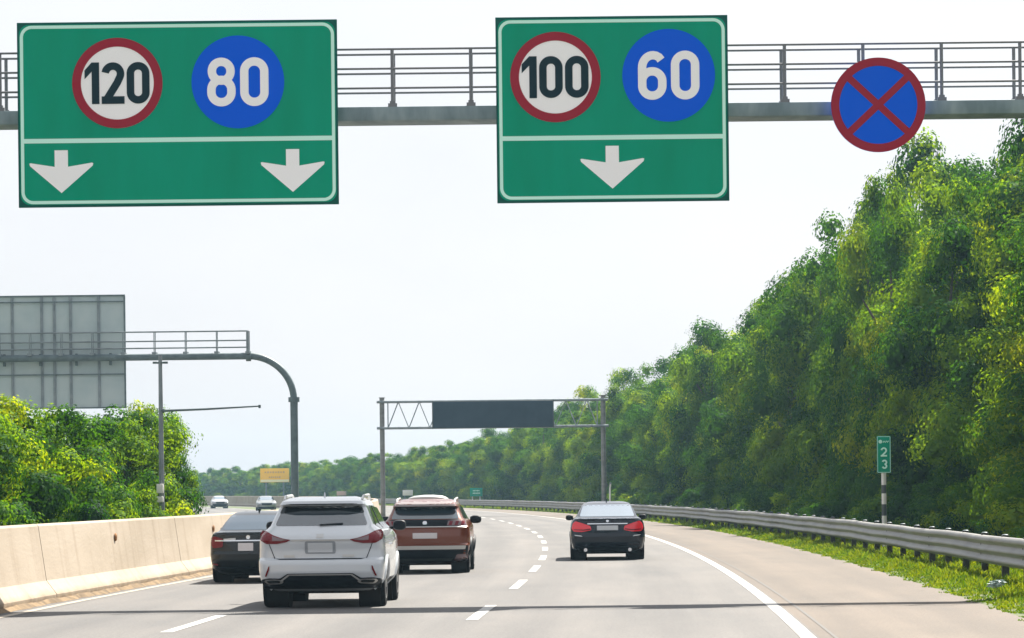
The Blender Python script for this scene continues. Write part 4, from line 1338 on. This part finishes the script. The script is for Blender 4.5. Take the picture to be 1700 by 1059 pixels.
PROFS = [
    [(0, .85), (.15, 1.0), (.4, .97), (.65, .78), (.82, .52), (.93, .28), (1, .06)],
    [(0, .75), (.2, .92), (.45, 1.0), (.7, .88), (.85, .60), (.95, .30), (1, .08)],
    [(0, .9), (.2, 1.0), (.4, .88), (.6, .70), (.8, .45), (.92, .22), (1, .05)],
]
protos = []
for i in range(7):
    cm = crown_mesh('crown', 10.0, 2.9, 38, 420, PROFS[i % 3], 0.128, 20 + i)
    tm = trunk_mesh(10.0, i)
    protos.append((cm, tm))
small_protos = [(crown_mesh('crown', 4.0, 1.75, 28, 330, PROFS[i % 3], 0.082, 40 + i), trunk_mesh(4.0, 20 + i)) for i in range(4)]
protos += small_protos
trunk_objs = []
def tree(i, loc, sx, sz, rz, label, group, name='broadleaf_tree', cat='tree'):
    cm, tm = protos[i % len(protos)]
    t = thing(name, loc, label, cat, group, rz)
    t.scale = (sx, sx, sz)
    if len(trunk_objs) <= i % len(protos) or trunk_objs[i % len(protos)] is None:
        while len(trunk_objs) <= i % len(protos): trunk_objs.append(None)
        o = tm.build('trunk', M['bark'], t)
        trunk_objs[i % len(protos)] = o
    else:
        o = trunk_objs[i % len(protos)].copy()
        COL.objects.link(o)
        o.parent = t
    c = bpy.data.objects.new('crown', cm)
    COL.objects.link(c)
    c.parent = t
    return t

def wood_height(Z):
    return float(np.interp(Z, [50, 70, 90, 110, 130, 150, 180, 220, 260, 300, 350, 400, 500, 620],
                           [11.5, 12.5, 13.5, 14.8, 16.6, 17.3, 14.6, 13.1, 12.2, 11.2, 9.2, 8.2, 7.5, 6.8]))
STRETCH = [(0, 84, 'tall bright leafy tree at the near end of the right-hand wood'),
           (84, 118, 'tall leafy tree of the wood behind the green distance marker'),
           (118, 160, 'tall leafy wood tree between distance marker and black sedan'),
           (160, 230, 'leafy wood tree right of the distant lattice gantry'),
           (230, 330, 'leafy wood tree seen under the dark message display'),
           (330, 480, 'hazy wood tree on the outside of the far bend'),
           (480, 800, 'pale hazy tree at the far end of the bending wood')]
def wood_label(Z, row):
    for a, b, l in STRETCH:
        if a <= Z < b:
            return l + ((', front row', ', middle row', ', back row')[row]), l.replace('tree', 'trees') + (' front row', ' middle row', ' back row')[row]
random.seed(11)
ROWS = [(10.6, 0.70, 57.0, (4.0, 5.8), (5.5, 7.5), 640, 0.80), (13.0, 0.80, 59.0, (3.8, 5.0), (5.0, 7.0), 640, 1.0), (15.6, 1.02, 62.0, (4.2, 5.4), (6.0, 8.0), 400, 1.08)]
for row, (o0, hk, z0, st, st2, zend, sxk) in enumerate(ROWS):
    Z = z0
    while Z < zend:
        h = wood_height(Z) * hk * (random.uniform(0.80, 1.22) if row == 0 else random.uniform(0.86, 1.10))
        if Z > 330: h = max(h, wood_height(Z) * 0.88 * random.uniform(0.9, 1.1))
        o = o0 + random.uniform(-0.6, 0.9) + (0.9 if row == 0 and 76 < Z < 96 else 0) + (1.8 if row == 0 and Z > 285 else 0)
        l, gname = wood_label(Z, row)
        tree(random.randint(0, 6), (cen(Z) + o, Z, 0), sxk * random.uniform(0.88, 1.12) * (0.85 + 0.15 * h / 10), h / 10.4, random.uniform(0, 6.28), l, gname)
        Z += random.uniform(*(st if Z < 260 else st2))
x, _ = P(1466, 800, 128)
tree(4, (x, 128, 0), 0.62, 1.43, 0.6, 'tall dark narrow tree rising above its neighbours under the round blue sign', None)
# shrubs at the foot of the wood
sh_c = [crown_mesh('foliage', 2.0, 1.5, 24, 330, [(0, 1.0), (.4, 1.0), (.75, .7), (1, .2)], 0.085, 60 + i) for i in range(3)]
Z = 58.0
first_stem = None
while Z < 240:
    t = thing('roadside_shrub', (cen(Z) + off_rail(Z) + 2.75 + random.uniform(-0.35, 0.5) + (1.3 if 76 < Z < 97 else 0), Z, 0), 'low dark leafy shrub at the foot of the wood behind the guardrail', 'shrub', 'shrubs behind the guardrail', random.uniform(0, 6.28))
    k = random.uniform(0.55, 1.0)
    t.scale = (k * 1.15, k * 1.15, k)
    c = bpy.data.objects.new('foliage', sh_c[random.randint(0, 2)])
    COL.objects.link(c)
    c.parent = t
    if first_stem is None:
        first_stem = MB().tube([(0, 0, -0.05), (0.05, 0, 0.5), (0.1, 0.05, 1.1)], [0.05, 0.04, 0.02], 6).tube([(0, 0, -0.05), (-0.2, 0.1, 0.9)], [0.04, 0.02], 6).build('stem', M['bark'], t)
    else:
        q = first_stem.copy(); COL.objects.link(q); q.parent = t
    Z += random.uniform(1.9, 3.2)
# small trees behind the median barrier on the left
LEFT = [(-70, 66, 4.0), (15, 69, 3.75), (85, 74, 3.85), (145, 79, 4.0), (205, 88, 4.25), (242, 97, 4.35), (283, 108, 4.5)]
LL = ['small bright leafy tree behind the barrier, cut off by the left picture edge',
      'small leafy tree under the left part of the grey sign back',
      'small leafy tree under the middle of the grey sign back',
      'small leafy tree under the right end of the grey sign back',
      'small leafy tree rising just right of the grey sign back',
      'small leafy tree directly behind the slim mast',
      'small leafy tree at the right end of the left-hand group, right of the mast']
for i, ((px, Zt, h), l) in enumerate(zip(LEFT, LL)):
    x, _ = P(px, 800, Zt)
    tree(7 + (i * 3 + 1) % 4, (x, Zt, 0), (0.95, 1.0, 0.95, 1.0, 0.98, 0.80, 0.60)[i], h / 4.1, 1.3 * i, l, 'small trees behind the median barrier')
for i, (px, Zt, h) in enumerate([(-20, 84, 3.7), (60, 88, 3.8), (120, 92, 3.9), (178, 96, 4.0)]):
    x, _ = P(px, 800, Zt)
    tree(7 + (i * 2) % 4, (x, Zt, 0), 1.05, h / 4.1, 2.1 * i, 'small shaded tree in the second row under the grey sign back', 'second row of small trees behind the median barrier')
for i in range(7):
    Zt = 60 + 3.9 * i
    t = thing('median_shrub', (cen(Zt) - 12.65 + random.uniform(-0.3, 0.3), Zt, 0), 'low bright green shrub showing just above the median barrier', 'shrub', 'shrubs behind the median barrier', random.uniform(0, 6))
    k = random.uniform(0.85, 1.15)
    t.scale = (k * 0.8, k * 0.8, k)
    c = bpy.data.objects.new('foliage', sh_c[i % 3])
    COL.objects.link(c)
    c.parent = t
    q = first_stem.copy(); COL.objects.link(q); q.parent = t

# ------------------------------------------------------------------ verge grass
rng = np.random.default_rng(5)
def grass(name, n, Z0, Z1, o0, o1, h0, h1, power, wid, label):
    Zs = Z0 + (Z1 - Z0) * rng.random(n) ** power
    span = rng.random(n)
    edge = np.array([off_verge(z) for z in Zs]) + o0 + 0.10 * np.sin(Zs * 1.7) + 0.07 * np.sin(Zs * 4.3 + 1)
    of = edge + span * (o1 - o0)
    clump = 0.5 + 0.5 * np.sin(Zs * 2.1 + 1.7 * np.sin(of * 3.1)) * np.sin(of * 4.7 + Zs * 0.9)
    x = 0.065 * Zs - 0.00029 * Zs * Zs + of
    fade = np.clip(span / 0.25, 0.35, 1.0)
    h = (h0 + (h1 - h0) * clump * rng.random(n)) * fade
    a = rng.uniform(0, 2 * math.pi, n)
    w = wid * rng.uniform(0.6, 1.4, n) * (1 + Zs / 90)
    dx, dy = np.cos(a) * w, np.sin(a) * w
    l = rng.normal(0, 0.45, (n, 2)) * h[:, None]
    b0 = np.stack([x - dx, Zs - dy, np.zeros(n)], 1)
    b1 = np.stack([x + dx, Zs + dy, np.zeros(n)], 1)
    m1 = np.stack([x + dx * 0.7 + l[:, 0] * 0.45, Zs + dy * 0.7 + l[:, 1] * 0.45, h * 0.62], 1)
    tp = np.stack([x + l[:, 0], Zs + l[:, 1], h], 1)
    vs = np.stack([b0, b1, m1, tp], 1).reshape(-1, 3)
    fs = np.arange(4 * n).reshape(n, 4)
    t = np.repeat(np.clip(0.25 + 0.45 * clump + rng.normal(0, 0.14, n), 0, 0.95), 4)
    o = bpy.data.objects.new(name, tint_mesh(name, vs, fs, t, M['grass']))
    COL.objects.link(o)
    tag(o, label, 'grass', kind='stuff')
grass('verge_grass', 52000, 40, 120, 0.0, 3.6, 0.05, 0.20, 1.25, 0.011, 'bright yellow-green grass under and in front of the guardrail')
grass('distant_verge_grass', 26000, 110, 420, 0.0, 2.6, 0.05, 0.24, 1.4, 0.016, 'strip of grass along the distant guardrail')

# ------------------------------------------------------------------ haze
hz = MB().box((0, 425, 8.5), (940, 1060, 19.5)).build('haze', None)
tag(hz, kind='stuff')
m = bpy.data.materials.new('haze')
m.use_nodes = True
nt = m.node_tree
nt.nodes.remove(nt.nodes['Principled BSDF'])
pv = nt.nodes.new('ShaderNodeVolumePrincipled')
pv.inputs['Color'].default_value = (0.50, 0.78, 1.0, 1)
pv.inputs['Density'].default_value = 0.00018
pv.inputs['Anisotropy'].default_value = 0.3
nt.links.new(pv.outputs[0], nt.nodes['Material Output'].inputs['Volume'])
hz.data.materials.append(m)
